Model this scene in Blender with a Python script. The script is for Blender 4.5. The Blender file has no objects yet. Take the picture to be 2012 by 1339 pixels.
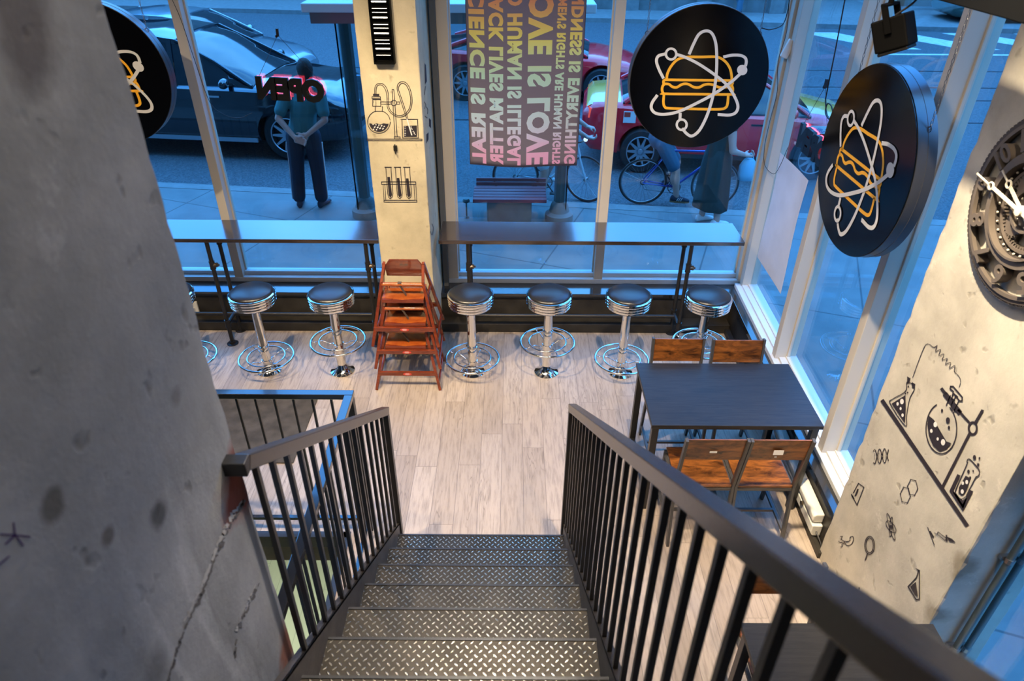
import bpy, bmesh, math, random
import numpy as np
from mathutils import Vector, Matrix
random.seed(7)
PI = math.pi
R_ = math.radians
scene = bpy.context.scene
COL = scene.collection

# ------------------------------------------------------------------ camera, world, exposure
F_PX, CAM_H, PITCH, YAW, ROLL = 1357.44, 3.3394, R_(33.59), 0.0014, 0.007
cam_d = bpy.data.cameras.new('camera'); cam = bpy.data.objects.new('camera', cam_d); COL.objects.link(cam)
cam_d.sensor_width = 36.0; cam_d.lens = 36.0 * F_PX / 2012
fw = Vector((0, math.cos(PITCH), -math.sin(PITCH))); up = Vector((0, math.sin(PITCH), math.cos(PITCH))); rt = Vector((1, 0, 0))
Rz = Matrix.Rotation(-YAW, 3, 'Z'); fw = Rz @ fw; up = Rz @ up; rt = Rz @ rt
cr, sr = math.cos(ROLL), math.sin(ROLL)
rt2 = rt * cr + up * sr; up2 = up * cr - rt * sr
m3 = Matrix((rt2, up2, -fw)).transposed()
cam.matrix_world = Matrix.Translation((0, 0, CAM_H)) @ m3.to_4x4()
cam_d.clip_start = 0.02; cam_d.clip_end = 300
cam_d.dof.use_dof = True; cam_d.dof.focus_distance = 5.2; cam_d.dof.aperture_fstop = 3.8
scene.camera = cam
vs = scene.view_settings
scene.display_settings.display_device = 'sRGB'
vs.view_transform = 'Standard'; vs.look = 'None'; vs.gamma = 1.0; vs.use_curve_mapping = False
vs.exposure = 0.0

SKY_GAIN = 3.5
world = bpy.data.worlds.new('dusk'); scene.world = world; world.use_nodes = True
wn = world.node_tree.nodes; wl = world.node_tree.links; wn.clear()
wo = wn.new('ShaderNodeOutputWorld'); wb = wn.new('ShaderNodeBackground'); wl.new(wb.outputs[0], wo.inputs[0])
wt = wn.new('ShaderNodeTexCoord'); wnz = wn.new('ShaderNodeTexNoise'); wnz.inputs['Scale'].default_value = 3.0
wnz.inputs['Detail'].default_value = 5; wl.new(wt.outputs['Generated'], wnz.inputs['Vector'])
wr = wn.new('ShaderNodeValToRGB'); wl.new(wnz.outputs['Fac'], wr.inputs[0])
wr.color_ramp.elements[0].position = 0.38; wr.color_ramp.elements[0].color = (0.05, 0.272, 0.79, 1)
wr.color_ramp.elements[1].position = 0.62; wr.color_ramp.elements[1].color = (0.14, 0.475, 0.99, 1)
wsx = wn.new('ShaderNodeSeparateXYZ'); wl.new(wt.outputs['Generated'], wsx.inputs[0])
wg = wn.new('ShaderNodeValToRGB'); wl.new(wsx.outputs[2], wg.inputs[0]); wg.color_ramp.elements[0].position = .12; wg.color_ramp.elements[0].color = (.16,.16,.18,1)
wg.color_ramp.elements[1].position = .62; wg.color_ramp.elements[1].color = (1,1,1,1); wq = wg.color_ramp.elements.new(.3); wq.color = (.82,.82,.84,1)
wm = wn.new('ShaderNodeMix'); wm.data_type = 'RGBA'; wm.blend_type = 'MULTIPLY'; wm.inputs[0].default_value = 1; wl.new(wr.outputs[0], wm.inputs[6]); wl.new(wg.outputs[0], wm.inputs[7])
wl.new(wm.outputs[2], wb.inputs['Color']); wb.inputs['Strength'].default_value = 2.3 * SKY_GAIN

def light(kind, name, loc, power, color=(1, .80, .56), target=None, size=.08, spot=60, blend=.6, size_y=None):
    d = bpy.data.lights.new(name, kind); d.energy = power; d.color = color
    if kind == 'SPOT': d.spot_size = R_(spot); d.spot_blend = blend; d.shadow_soft_size = size
    elif kind == 'AREA':
        d.size = size
        if size_y: d.shape = 'RECTANGLE'; d.size_y = size_y
    else: d.shadow_soft_size = size
    o = bpy.data.objects.new(name, d); COL.objects.link(o); o.location = loc
    if target is not None:
        o.rotation_euler = (Vector(target) - Vector(loc)).to_track_quat('-Z', 'Y').to_euler()
    return o
WARM = (1, .79, .55); NEUT = (1, .86, .70)
light('SPOT', 'ceiling_spot', (-1.3, 2.3, 4.5), 560, WARM, (-0.3, 4.3, 0), .04, 80, .9)
light('SPOT', 'ceiling_spot', (0.6, 2.2, 4.5), 560, WARM, (0.5, 4.4, 0), .04, 80, .9)
light('SPOT', 'ceiling_spot', (-3.0, 2.6, 4.5), 420, WARM, (-2.3, 4.5, 0), .04, 75, .9)
light('SPOT', 'ceiling_spot', (1.0, 1.2, 4.6), 240, WARM, (1.0, 2.8, 0), .05, 70, .9)
light('SPOT', 'pillar_spot', (-1.75, 2.7, 4.3), 340, (1, .79, .45), (-0.82, 4.8, 1.1), .05, 40, .8)
light('SPOT', 'wall_spot', (0.72, 2.15, 4.3), 1300, (1, .83, .58), (1.84, 2.18, 1.72), .04, 46, 1.0)
light('SPOT', 'stair_spot', (-0.1, 3.2, 4.5), 240, NEUT, (-0.15, 2.0, .6), .05, 46, .8)
light('SPOT', 'column_spot', (0.5, 2.6, 4.2), 280, (1, .85, .68), (-0.69, 1.05, 1.1), .08, 34, 1.0)
light('AREA', 'ceiling_fill', (-0.6, 1.6, 4.65), 75, NEUT, (-0.6, 1.8, 0), 2.2)  # wide fill light added under the ceiling, no lamp panel known there
light('AREA', 'basement_light', (-2.3, 3.4, -0.45), 75, (1, .95, .80), (-2.3, 3.0, -2.8), 1.2)

# ------------------------------------------------------------------ geometry helpers
def at(x, y, X=None, Y=None, Z=None):
    a = (x - 1006) / F_PX; b = (y - 669.5) / F_PX
    r = fw + rt2 * a - up2 * b
    t = X / r.x if X is not None else (Y / r.y if Y is not None else (Z - CAM_H) / r.z)
    return Vector((0, 0, CAM_H)) + r * t

class MB:
    def __init__(s): s.bm = bmesh.new(); s.sm = False
    def box(s, x0, x1, y0, y1, z0, z1, M=None):
        v = [s.bm.verts.new(Vector(p)) for p in ((x0,y0,z0),(x1,y0,z0),(x1,y1,z0),(x0,y1,z0),(x0,y0,z1),(x1,y0,z1),(x1,y1,z1),(x0,y1,z1))]
        if M is not None:
            for q in v: q.co = M @ q.co
        for f in ((0,3,2,1),(4,5,6,7),(0,1,5,4),(1,2,6,5),(2,3,7,6),(3,0,4,7)): s.bm.faces.new([v[i] for i in f])
        return s
    def bar(s, p, q, w, h, upv=(0,0,1)):
        p = Vector(p); q = Vector(q); d = (q - p); L = d.length; d.normalize(); u = Vector(upv)
        if abs(d.dot(u)) > .98: u = Vector((0,1,0))
        sd = d.cross(u).normalized(); u = sd.cross(d).normalized()
        M = Matrix.Translation(p) @ Matrix((sd, d, u)).transposed().to_4x4()
        return s.box(-w/2, w/2, 0, L, -h/2, h/2, M)
    def tube(s, pts, r, n=8, closed=False, caps=True):
        pts = [Vector(p) for p in pts]; N = len(pts)
        rs = r if isinstance(r, (list, tuple)) else [r] * N
        rings = []; prev = None
        for i, p in enumerate(pts):
            if closed: t = pts[(i+1) % N] - pts[i-1]
            else: t = pts[min(i+1, N-1)] - pts[max(i-1, 0)]
            t.normalize()
            if prev is None:
                a = Vector((0,0,1)) if abs(t.z) < .9 else Vector((1,0,0))
                nrm = (a - t * a.dot(t)).normalized()
            else:
                nrm = prev - t * prev.dot(t)
                nrm = nrm.normalized() if nrm.length > 1e-6 else prev
            prev = nrm; b = t.cross(nrm)
            rings.append([s.bm.verts.new(p + (nrm * math.cos(2*PI*k/n) + b * math.sin(2*PI*k/n)) * rs[i]) for k in range(n)])
        for i in range(N if closed else N - 1):
            A = rings[i]; B = rings[(i+1) % N]
            for k in range(n): s.bm.faces.new((A[k], A[(k+1) % n], B[(k+1) % n], B[k]))
        if not closed and caps:
            s.bm.faces.new(rings[0][::-1]); s.bm.faces.new(rings[-1])
        return s
    def lathe(s, prof, n=32, M=None, caps=True):
        rings = []
        for (r, z) in prof:
            if r < 1e-5: rings.append([s.bm.verts.new((0, 0, z))])
            else: rings.append([s.bm.verts.new((r*math.cos(2*PI*k/n), r*math.sin(2*PI*k/n), z)) for k in range(n)])
        if M is not None:
            for rg in rings:
                for v in rg: v.co = M @ v.co
        for A, B in zip(rings[:-1], rings[1:]):
            if len(A) == 1 and len(B) == 1: continue
            for k in range(n):
                k2 = (k+1) % n
                if len(A) == 1: s.bm.faces.new((A[0], B[k2], B[k]))
                elif len(B) == 1: s.bm.faces.new((A[k], A[k2], B[0]))
                else: s.bm.faces.new((A[k], A[k2], B[k2], B[k]))
        if caps and len(rings[0]) > 1: s.bm.faces.new(rings[0][::-1])
        if caps and len(rings[-1]) > 1: s.bm.faces.new(rings[-1])
        return s
    def torus(s, c, R, r, axis='Z', n=40, m=8, sx=1., sy=1.):
        c = Vector(c); pts = []
        for k in range(n):
            a = 2*PI*k/n; u, v = R*math.cos(a)*sx, R*math.sin(a)*sy
            pts.append(c + {'Z': Vector((u, v, 0)), 'Y': Vector((u, 0, v)), 'X': Vector((0, u, v))}[axis])
        return s.tube(pts, r, m, closed=True)
    def prism(s, pts, f0, f1):
        A = [s.bm.verts.new(f0(p)) for p in pts]; B = [s.bm.verts.new(f1(p)) for p in pts]; n = len(pts)
        s.bm.faces.new(A[::-1]); s.bm.faces.new(B)
        for k in range(n): s.bm.faces.new((A[k], A[(k+1) % n], B[(k+1) % n], B[k]))
        return s
    def loft(s, secs, closed=True, caps=True):
        rings = [[s.bm.verts.new(Vector(p)) for p in sec] for sec in secs]; n = len(rings[0])
        for A, B in zip(rings[:-1], rings[1:]):
            for k in range(n if closed else n - 1): s.bm.faces.new((A[k], A[(k+1) % n], B[(k+1) % n], B[k]))
        if caps: s.bm.faces.new(rings[0][::-1]); s.bm.faces.new(rings[-1])
        return s
    def ball(s, c, r, n=12, sc=(1,1,1), rot=None):
        M = Matrix.Translation(Vector(c)) @ (rot.to_4x4() if rot else Matrix.Identity(4)) @ Matrix.Diagonal((sc[0]*r, sc[1]*r, sc[2]*r, 1))
        bmesh.ops.create_uvsphere(s.bm, u_segments=n, v_segments=max(6, n*2//3), radius=1, matrix=M); return s
    def cap(s, p, r0, q, r1, n=12):       # tapered capsule
        p = Vector(p); q = Vector(q); s.tube([p, p.lerp(q,.5), q], [r0, (r0+r1)/2, r1], n); s.ball(p, r0, n); s.ball(q, r1, n); return s
    def stroke(s, pts, w, f, closed=False):
        P = []
        for p in pts:
            q = Vector((p[0], p[1]))
            if not P or (q - P[-1]).length > 1e-6: P.append(q)
        if closed and (P[0] - P[-1]).length < 1e-6: P.pop()
        n = len(P)
        if n < 2: return s
        def dr(a, b): return (P[b % n] - P[a % n]).normalized()
        L_, R = [], []
        for i in range(n):
            if closed: d0, d1 = dr(i-1, i), dr(i, i+1)
            else: d0 = dr(i-1, i) if i else dr(0, 1); d1 = dr(i, i+1) if i < n-1 else dr(n-2, n-1)
            t = d0 + d1
            t = t.normalized() if t.length > 1e-3 else d0
            nn = Vector((-t.y, t.x)); k = min(1/max(.35, nn.dot(Vector((-d0.y, d0.x)))), 2.2)
            q = P[i].copy()
            if not closed and i == 0: q -= d1*w*.3
            if not closed and i == n-1: q += d0*w*.3
            L_.append(s.bm.verts.new(f(q + nn*(w/2*k)))); R.append(s.bm.verts.new(f(q - nn*(w/2*k))))
        for i in range(n if closed else n-1):
            j = (i+1) % n; s.bm.faces.new((R[i], R[j], L_[j], L_[i]))
        return s
    def disc(s, c, r, f, n=20, ry=None):
        s.bm.faces.new([s.bm.verts.new(f(Vector((c[0]+r*math.cos(2*PI*k/n), c[1]+(ry or r)*math.sin(2*PI*k/n))))) for k in range(n)]); return s
    def fill(s, pts, f):
        fc = s.bm.faces.new([s.bm.verts.new(f(Vector((p[0], p[1])))) for p in pts]); bmesh.ops.triangulate(s.bm, faces=[fc]); return s
    def mesh(s, name, smooth=False, fixn=True):
        if fixn: bmesh.ops.recalc_face_normals(s.bm, faces=s.bm.faces)
        me = bpy.data.meshes.new(name); s.bm.to_mesh(me); s.bm.free()
        if smooth:
            for p in me.polygons: p.use_smooth = True
        return me

def tag(o, label=None, cat=None, group=None, kind=None):
    if label: o['label'] = label
    if cat: o['category'] = cat
    if group: o['group'] = group
    if kind: o['kind'] = kind
    return o
def obj(name, mb, mat, parent=None, smooth=False, bevel=0, loc=None, angle=35):
    me = mb.mesh(name, smooth) if isinstance(mb, MB) else mb
    o = bpy.data.objects.new(name, me); COL.objects.link(o)
    if mat is not None and len(me.materials) == 0: me.materials.append(mat)
    if parent is not None: o.parent = parent
    if loc is not None: o.location = loc
    if bevel:
        b = o.modifiers.new('bevel', 'BEVEL'); b.width = bevel; b.segments = 2; b.limit_method = 'ANGLE'; b.angle_limit = R_(angle)
        b.harden_normals = False
    if smooth == 'auto':
        for p in me.polygons: p.use_smooth = True
        try: me.set_sharp_from_angle(angle=R_(40))
        except Exception: pass
    return o
def thing(name, label, cat, loc=(0,0,0), rz=0, group=None, kind=None):
    o = bpy.data.objects.new(name, None); COL.objects.link(o); o.location = loc; o.rotation_euler = (0, 0, rz)
    o.empty_display_size = .1
    return tag(o, label, cat, group, kind)
def struct(name, mb, mat, **k): return tag(obj(name, mb, mat, **k), kind='structure')
def children(o): return [c for c in bpy.data.objects if c.parent == o]
def copy_tree(o, parent=None):
    c = o.copy(); COL.objects.link(c); c.parent = parent
    for ch in children(o): copy_tree(ch, c)
    return c
def baked(o):
    dg = bpy.context.evaluated_depsgraph_get(); dg.update()
    me = bpy.data.meshes.new_from_object(o.evaluated_get(dg)); mats = [m for m in o.data.materials]
    o.modifiers.clear(); o.data = me
    return o
def remeshed(mb, voxel, smooth=6, name='body'):
    me = mb.mesh(name); o = bpy.data.objects.new(name, me); COL.objects.link(o)
    m = o.modifiers.new('r', 'REMESH'); m.mode = 'VOXEL'; m.voxel_size = voxel
    if smooth: s = o.modifiers.new('s', 'SMOOTH'); s.iterations = smooth; s.factor = .5
    dg = bpy.context.evaluated_depsgraph_get(); dg.update()
    out = bpy.data.meshes.new_from_object(o.evaluated_get(dg)); bpy.data.objects.remove(o)
    for p in out.polygons: p.use_smooth = True
    return out
def spline(pts, k=6, closed=False):
    P = [Vector(p) for p in pts]; n = len(P); out = []
    for i in range(n if closed else n - 1):
        p0 = P[i-1] if (closed or i > 0) else P[0]*2 - P[1]; p1 = P[i]; p2 = P[(i+1) % n]
        p3 = P[(i+2) % n] if (closed or i + 2 < n) else P[-1]*2 - P[-2]
        for j in range(k):
            t = j / k
            out.append(.5 * ((2*p1) + (p2-p0)*t + (2*p0-5*p1+4*p2-p3)*t*t + (3*p1-p0-3*p2+p3)*t**3))
    if not closed: out.append(P[-1])
    return out
def text_mesh(txt, size=1., extrude=0., offset=0., spacing=1., align='LEFT'):
    c = bpy.data.curves.new('t', 'FONT'); c.body = txt; c.size = size; c.extrude = extrude; c.offset = offset; c.space_character = spacing
    c.align_x = align; c.resolution_u = 3; o = bpy.data.objects.new('t', c); COL.objects.link(o)
    dg = bpy.context.evaluated_depsgraph_get(); dg.update()
    me = bpy.data.meshes.new_from_object(o.evaluated_get(dg)); bpy.data.objects.remove(o); bpy.data.curves.remove(c)
    me.materials.clear()
    return me
def map_mesh(me, fn):
    for v in me.vertices: v.co = fn(v.co)
    me.update(); return me
def bounds(me):
    xs = [v.co.x for v in me.vertices]; ys = [v.co.y for v in me.vertices]
    return min(xs), max(xs), min(ys), max(ys)

# ------------------------------------------------------------------ materials
def new_mat(name):
    m = bpy.data.materials.new(name); m.use_nodes = True; nt = m.node_tree
    return m, nt, nt.nodes['Principled BSDF'], nt.nodes, nt.links
def mat(name, col, rough=.5, metal=0., spec=.5, noise=0., nscale=20., bump=0., bscale=60., emit=None, es=0., coat=0., stretch=None):
    m, nt, b, N, L = new_mat(name)
    b.inputs['Base Color'].default_value = (*col, 1); b.inputs['Roughness'].default_value = rough
    b.inputs['Metallic'].default_value = metal; b.inputs['Specular IOR Level'].default_value = spec
    if coat: b.inputs['Coat Weight'].default_value = coat; b.inputs['Coat Roughness'].default_value = .05
    if emit: b.inputs['Emission Color'].default_value = (*emit, 1); b.inputs['Emission Strength'].default_value = es
    tc = N.new('ShaderNodeTexCoord'); src = tc.outputs['Object']
    if stretch:
        mp = N.new('ShaderNodeMapping'); mp.inputs['Scale'].default_value = stretch; L.new(src, mp.inputs[0]); src = mp.outputs[0]
    if noise:
        nz = N.new('ShaderNodeTexNoise'); nz.inputs['Scale'].default_value = nscale; nz.inputs['Detail'].default_value = 6; L.new(src, nz.inputs['Vector'])
        r = N.new('ShaderNodeValToRGB'); L.new(nz.outputs['Fac'], r.inputs[0])
        r.color_ramp.elements[0].position = .3; r.color_ramp.elements[1].position = .7
        r.color_ramp.elements[0].color = (*[max(0, c*(1-noise)) for c in col], 1); r.color_ramp.elements[1].color = (*[min(1, c*(1+noise)) for c in col], 1)
        L.new(r.outputs[0], b.inputs['Base Color'])
    if bump:
        nb = N.new('ShaderNodeTexNoise'); nb.inputs['Scale'].default_value = bscale; nb.inputs['Detail'].default_value = 4; L.new(src, nb.inputs['Vector'])
        bp = N.new('ShaderNodeBump'); bp.inputs['Strength'].default_value = bump; bp.inputs['Distance'].default_value = .01
        L.new(nb.outputs['Fac'], bp.inputs['Height']); L.new(bp.outputs[0], b.inputs['Normal'])
    return m
def mth(N, L, op, a, b=None, c=None):
    n = N.new('ShaderNodeMath'); n.operation = op
    for i, v in enumerate((a, b, c)):
        if v is None: continue
        if isinstance(v, (int, float)): n.inputs[i].default_value = v
        else: L.new(v, n.inputs[i])
    return n.outputs[0]
def mixc(N, L, fac, a, b, mode='MIX'):
    n = N.new('ShaderNodeMix'); n.data_type = 'RGBA'; n.blend_type = mode
    for s, v in ((n.inputs[0], fac), (n.inputs[6], a), (n.inputs[7], b)):
        if isinstance(v, (int, float)): s.default_value = v
        elif isinstance(v, tuple): s.default_value = (*v, 1)
        else: L.new(v, s)
    return n.outputs[2]

def concrete(name, base=(.40,.375,.33), stains=(), veins=False):
    m, nt, b, N, L = new_mat(name); b.inputs['Roughness'].default_value = .78; b.inputs['Specular IOR Level'].default_value = .3
    tc = N.new('ShaderNodeTexCoord'); o = tc.outputs['Object']
    n1 = N.new('ShaderNodeTexNoise'); n1.inputs['Scale'].default_value = 2.2; n1.inputs['Detail'].default_value = 9; n1.inputs['Roughness'].default_value = .62; L.new(o, n1.inputs['Vector'])
    r1 = N.new('ShaderNodeValToRGB'); L.new(n1.outputs['Fac'], r1.inputs[0])
    r1.color_ramp.elements[0].position = .30; r1.color_ramp.elements[1].position = .68
    r1.color_ramp.elements[0].color = (*[c*.68 for c in base], 1); r1.color_ramp.elements[1].color = (*[c*1.18 for c in base], 1)
    col = r1.outputs[0]
    # dark pits
    n2 = N.new('ShaderNodeTexNoise'); n2.inputs['Scale'].default_value = 14; n2.inputs['Detail'].default_value = 2; L.new(o, n2.inputs['Vector'])
    pit = N.new('ShaderNodeValToRGB'); L.new(n2.outputs['Fac'], pit.inputs[0]); pit.color_ramp.elements[0].position = .66; pit.color_ramp.elements[1].position = .76
    pit.color_ramp.elements[0].color = (0,0,0,1); pit.color_ramp.elements[1].color = (1,1,1,1)
    col = mixc(N, L, mth(N, L, 'MULTIPLY', pit.outputs[0], .5), col, (base[0]*.35, base[1]*.33, base[2]*.3))
    # light chips
    n3 = N.new('ShaderNodeTexNoise'); n3.inputs['Scale'].default_value = 5; n3.inputs['Detail'].default_value = 8; n3.inputs['Roughness'].default_value = .7; L.new(o, n3.inputs['Vector'])
    ch = N.new('ShaderNodeValToRGB'); L.new(n3.outputs['Fac'], ch.inputs[0]); ch.color_ramp.elements[0].position = .63; ch.color_ramp.elements[1].position = .69
    ch.color_ramp.elements[0].color = (0,0,0,1); ch.color_ramp.elements[1].color = (1,1,1,1)
    col = mixc(N, L, mth(N, L, 'MULTIPLY', ch.outputs[0], .35), col, tuple(min(1, c*1.5) for c in base))
    if veins:
        mp = N.new('ShaderNodeMapping'); mp.inputs['Rotation'].default_value = (R_(-32), 0, 0); mp.inputs['Scale'].default_value = (1, 3, .55); L.new(o, mp.inputs[0])
        nv = N.new('ShaderNodeTexNoise'); nv.inputs['Scale'].default_value = 1.3; nv.inputs['Detail'].default_value = 7; L.new(mp.outputs[0], nv.inputs['Vector'])
        rv = N.new('ShaderNodeValToRGB'); L.new(nv.outputs['Fac'], rv.inputs[0]); e = rv.color_ramp.elements
        e[0].position = .40; e[0].color = (.5,.5,.5,1); e[1].position = .62; e[1].color = (.5,.5,.5,1)
        for p, c in ((.47, .22), (.5, .62), (.54, .9), (.57, .5)): q = rv.color_ramp.elements.new(p); q.color = (c,c,c,1)
        sz = N.new('ShaderNodeSeparateXYZ'); L.new(o, sz.inputs[0])
        low = N.new('ShaderNodeMapRange'); L.new(sz.outputs[2], low.inputs[0]); low.inputs[1].default_value = 2.5; low.inputs[2].default_value = 1.9; low.inputs[3].default_value = 0; low.inputs[4].default_value = .38
        col = mixc(N, L, low.outputs[0], col, rv.outputs[0], 'OVERLAY')
    for (p, rad, c, amt) in stains:
        vm = N.new('ShaderNodeVectorMath'); vm.operation = 'DISTANCE'; L.new(o, vm.inputs[0]); vm.inputs[1].default_value = p
        nn = N.new('ShaderNodeTexNoise'); nn.inputs['Scale'].default_value = 9; nn.inputs['Detail'].default_value = 5; L.new(o, nn.inputs['Vector'])
        d = mth(N, L, 'ADD', vm.outputs['Value'], mth(N, L, 'MULTIPLY', mth(N, L, 'SUBTRACT', nn.outputs['Fac'], .5), rad*1.6))
        mr = N.new('ShaderNodeMapRange'); L.new(d, mr.inputs[0]); mr.inputs[1].default_value = rad; mr.inputs[2].default_value = rad*.45; mr.inputs[3].default_value = 0; mr.inputs[4].default_value = amt
        col = mixc(N, L, mr.outputs[0], col, c)
    L.new(col, b.inputs['Base Color'])
    bp = N.new('ShaderNodeBump'); bp.inputs['Strength'].default_value = .5; bp.inputs['Distance'].default_value = .012
    h = mth(N, L, 'SUBTRACT', n3.outputs['Fac'], mth(N, L, 'MULTIPLY', pit.outputs[0], .3)); L.new(h, bp.inputs['Height']); L.new(bp.outputs[0], b.inputs['Normal'])
    return m

def plank_floor(name, x0=-.5029, w=.1474, Ln=1.22, base=((.345,.275,.215),(.465,.385,.315)), seam=(.16,.13,.11), grain=.5):
    m, nt, b, N, L = new_mat(name); b.inputs['Roughness'].default_value = .42; b.inputs['Specular IOR Level'].default_value = .4
    tc = N.new('ShaderNodeTexCoord'); s = N.new('ShaderNodeSeparateXYZ'); L.new(tc.outputs['Object'], s.inputs[0])
    u = mth(N, L, 'DIVIDE', mth(N, L, 'SUBTRACT', s.outputs[0], x0), w); row = mth(N, L, 'FLOOR', u)
    wn_ = N.new('ShaderNodeTexWhiteNoise'); wn_.noise_dimensions = '1D'; L.new(row, wn_.inputs['W'])
    v = mth(N, L, 'DIVIDE', mth(N, L, 'ADD', s.outputs[1], mth(N, L, 'MULTIPLY', wn_.outputs['Value'], Ln)), Ln); cell = mth(N, L, 'FLOOR', v)
    cb = N.new('ShaderNodeCombineXYZ'); L.new(row, cb.inputs[0]); L.new(cell, cb.inputs[1])
    w2 = N.new('ShaderNodeTexWhiteNoise'); w2.noise_dimensions = '2D'; L.new(cb.outputs[0], w2.inputs['Vector'])
    # grain
    gv = N.new('ShaderNodeCombineXYZ'); L.new(mth(N, L, 'ADD', mth(N, L, 'MULTIPLY', s.outputs[0], 1.0), mth(N, L, 'MULTIPLY', w2.outputs['Value'], 7)), gv.inputs[0])
    L.new(mth(N, L, 'ADD', mth(N, L, 'MULTIPLY', s.outputs[1], .09), mth(N, L, 'MULTIPLY', w2.outputs['Value'], 3)), gv.inputs[1])
    g1 = N.new('ShaderNodeTexNoise'); g1.inputs['Scale'].default_value = 55; g1.inputs['Detail'].default_value = 6; g1.inputs['Roughness'].default_value = .65; L.new(gv.outputs[0], g1.inputs['Vector'])
    g2 = N.new('ShaderNodeTexNoise'); g2.inputs['Scale'].default_value = 9; g2.inputs['Detail'].default_value = 3; L.new(gv.outputs[0], g2.inputs['Vector'])
    rings = mth(N, L, 'FRACT', mth(N, L, 'MULTIPLY', g2.outputs['Fac'], 22))
    rg = N.new('ShaderNodeMapRange'); L.new(mth(N, L, 'ABSOLUTE', mth(N, L, 'SUBTRACT', rings, .5)), rg.inputs[0]); rg.inputs[1].default_value = .0; rg.inputs[2].default_value = .16; rg.inputs[3].default_value = 1; rg.inputs[4].default_value = 0
    msk = N.new('ShaderNodeMapRange'); L.new(g2.outputs['Fac'], msk.inputs[0]); msk.inputs[1].default_value = .52; msk.inputs[2].default_value = .62
    col = mixc(N, L, w2.outputs['Value'], base[0], base[1])
    dk = N.new('ShaderNodeMapRange'); L.new(g1.outputs['Fac'], dk.inputs[0]); dk.inputs[1].default_value = .46; dk.inputs[2].default_value = .70; dk.inputs[4].default_value = grain*1.25
    col = mixc(N, L, dk.outputs[0], col, tuple(c*.5 for c in base[0]))
    col = mixc(N, L, mth(N, L, 'MULTIPLY', mth(N, L, 'MULTIPLY', rg.outputs[0], msk.outputs[0]), grain*1.1), col, tuple(c*.38 for c in base[0]))
    du = mth(N, L, 'MULTIPLY', mth(N, L, 'SUBTRACT', .5, mth(N, L, 'ABSOLUTE', mth(N, L, 'SUBTRACT', mth(N, L, 'FRACT', u), .5))), w)
    dv = mth(N, L, 'MULTIPLY', mth(N, L, 'SUBTRACT', .5, mth(N, L, 'ABSOLUTE', mth(N, L, 'SUBTRACT', mth(N, L, 'FRACT', v), .5))), Ln)
    sm = N.new('ShaderNodeMapRange'); L.new(mth(N, L, 'MINIMUM', du, dv), sm.inputs[0]); sm.inputs[1].default_value = .0008; sm.inputs[2].default_value = .0022; sm.inputs[3].default_value = 1; sm.inputs[4].default_value = 0
    col = mixc(N, L, mth(N, L, 'MULTIPLY', sm.outputs[0], .85), col, seam)
    L.new(col, b.inputs['Base Color'])
    bp = N.new('ShaderNodeBump'); bp.inputs['Strength'].default_value = .25; bp.inputs['Distance'].default_value = .003
    L.new(mth(N, L, 'SUBTRACT', g1.outputs['Fac'], sm.outputs[0]), bp.inputs['Height']); L.new(bp.outputs[0], b.inputs['Normal'])
    return m

def diamond_plate(name):
    m, nt, b, N, L = new_mat(name); b.inputs['Metallic'].default_value = .9
    tc = N.new('ShaderNodeTexCoord'); s = N.new('ShaderNodeSeparateXYZ'); L.new(tc.outputs['Object'], s.inputs[0])
    P = .0235   # lattice pitch, rotated 45 degrees
    a = mth(N, L, 'DIVIDE', mth(N, L, 'ADD', s.outputs[0], s.outputs[1]), P*1.4142); c = mth(N, L, 'DIVIDE', mth(N, L, 'SUBTRACT', s.outputs[0], s.outputs[1]), P*1.4142)
    fa = mth(N, L, 'FLOOR', a); fc = mth(N, L, 'FLOOR', c); par = mth(N, L, 'PINGPONG', mth(N, L, 'ADD', fa, fc), 1)
    la = mth(N, L, 'SUBTRACT', mth(N, L, 'FRACT', a), .5); lc = mth(N, L, 'SUBTRACT', mth(N, L, 'FRACT', c), .5)
    def lug(p, q):
        e = mth(N, L, 'ADD', mth(N, L, 'POWER', mth(N, L, 'DIVIDE', mth(N, L, 'ABSOLUTE', p), .46), 2.0), mth(N, L, 'POWER', mth(N, L, 'DIVIDE', mth(N, L, 'ABSOLUTE', q), .15), 2.0))
        r = N.new('ShaderNodeMapRange'); L.new(e, r.inputs[0]); r.inputs[1].default_value = 1.1; r.inputs[2].default_value = .35; return r.outputs[0]
    h = mth(N, L, 'ADD', mth(N, L, 'MULTIPLY', lug(la, lc), par), mth(N, L, 'MULTIPLY', lug(lc, la), mth(N, L, 'SUBTRACT', 1, par)))
    nz = N.new('ShaderNodeTexNoise'); nz.inputs['Scale'].default_value = 7; nz.inputs['Detail'].default_value = 6; L.new(tc.outputs['Object'], nz.inputs['Vector'])
    base = mixc(N, L, nz.outputs['Fac'], (.028,.024,.019), (.085,.072,.055))
    L.new(mixc(N, L, mth(N, L, 'MULTIPLY', h, .95), base, (.80,.72,.58)), b.inputs['Base Color'])  # worn lugs, painted paler still to stand in for glints
    L.new(mth(N, L, 'SUBTRACT', .46, mth(N, L, 'MULTIPLY', h, .20)), b.inputs['Roughness'])
    bp = N.new('ShaderNodeBump'); bp.inputs['Strength'].default_value = 1; bp.inputs['Distance'].default_value = .004
    L.new(h, bp.inputs['Height']); L.new(bp.outputs[0], b.inputs['Normal'])
    return m

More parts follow.
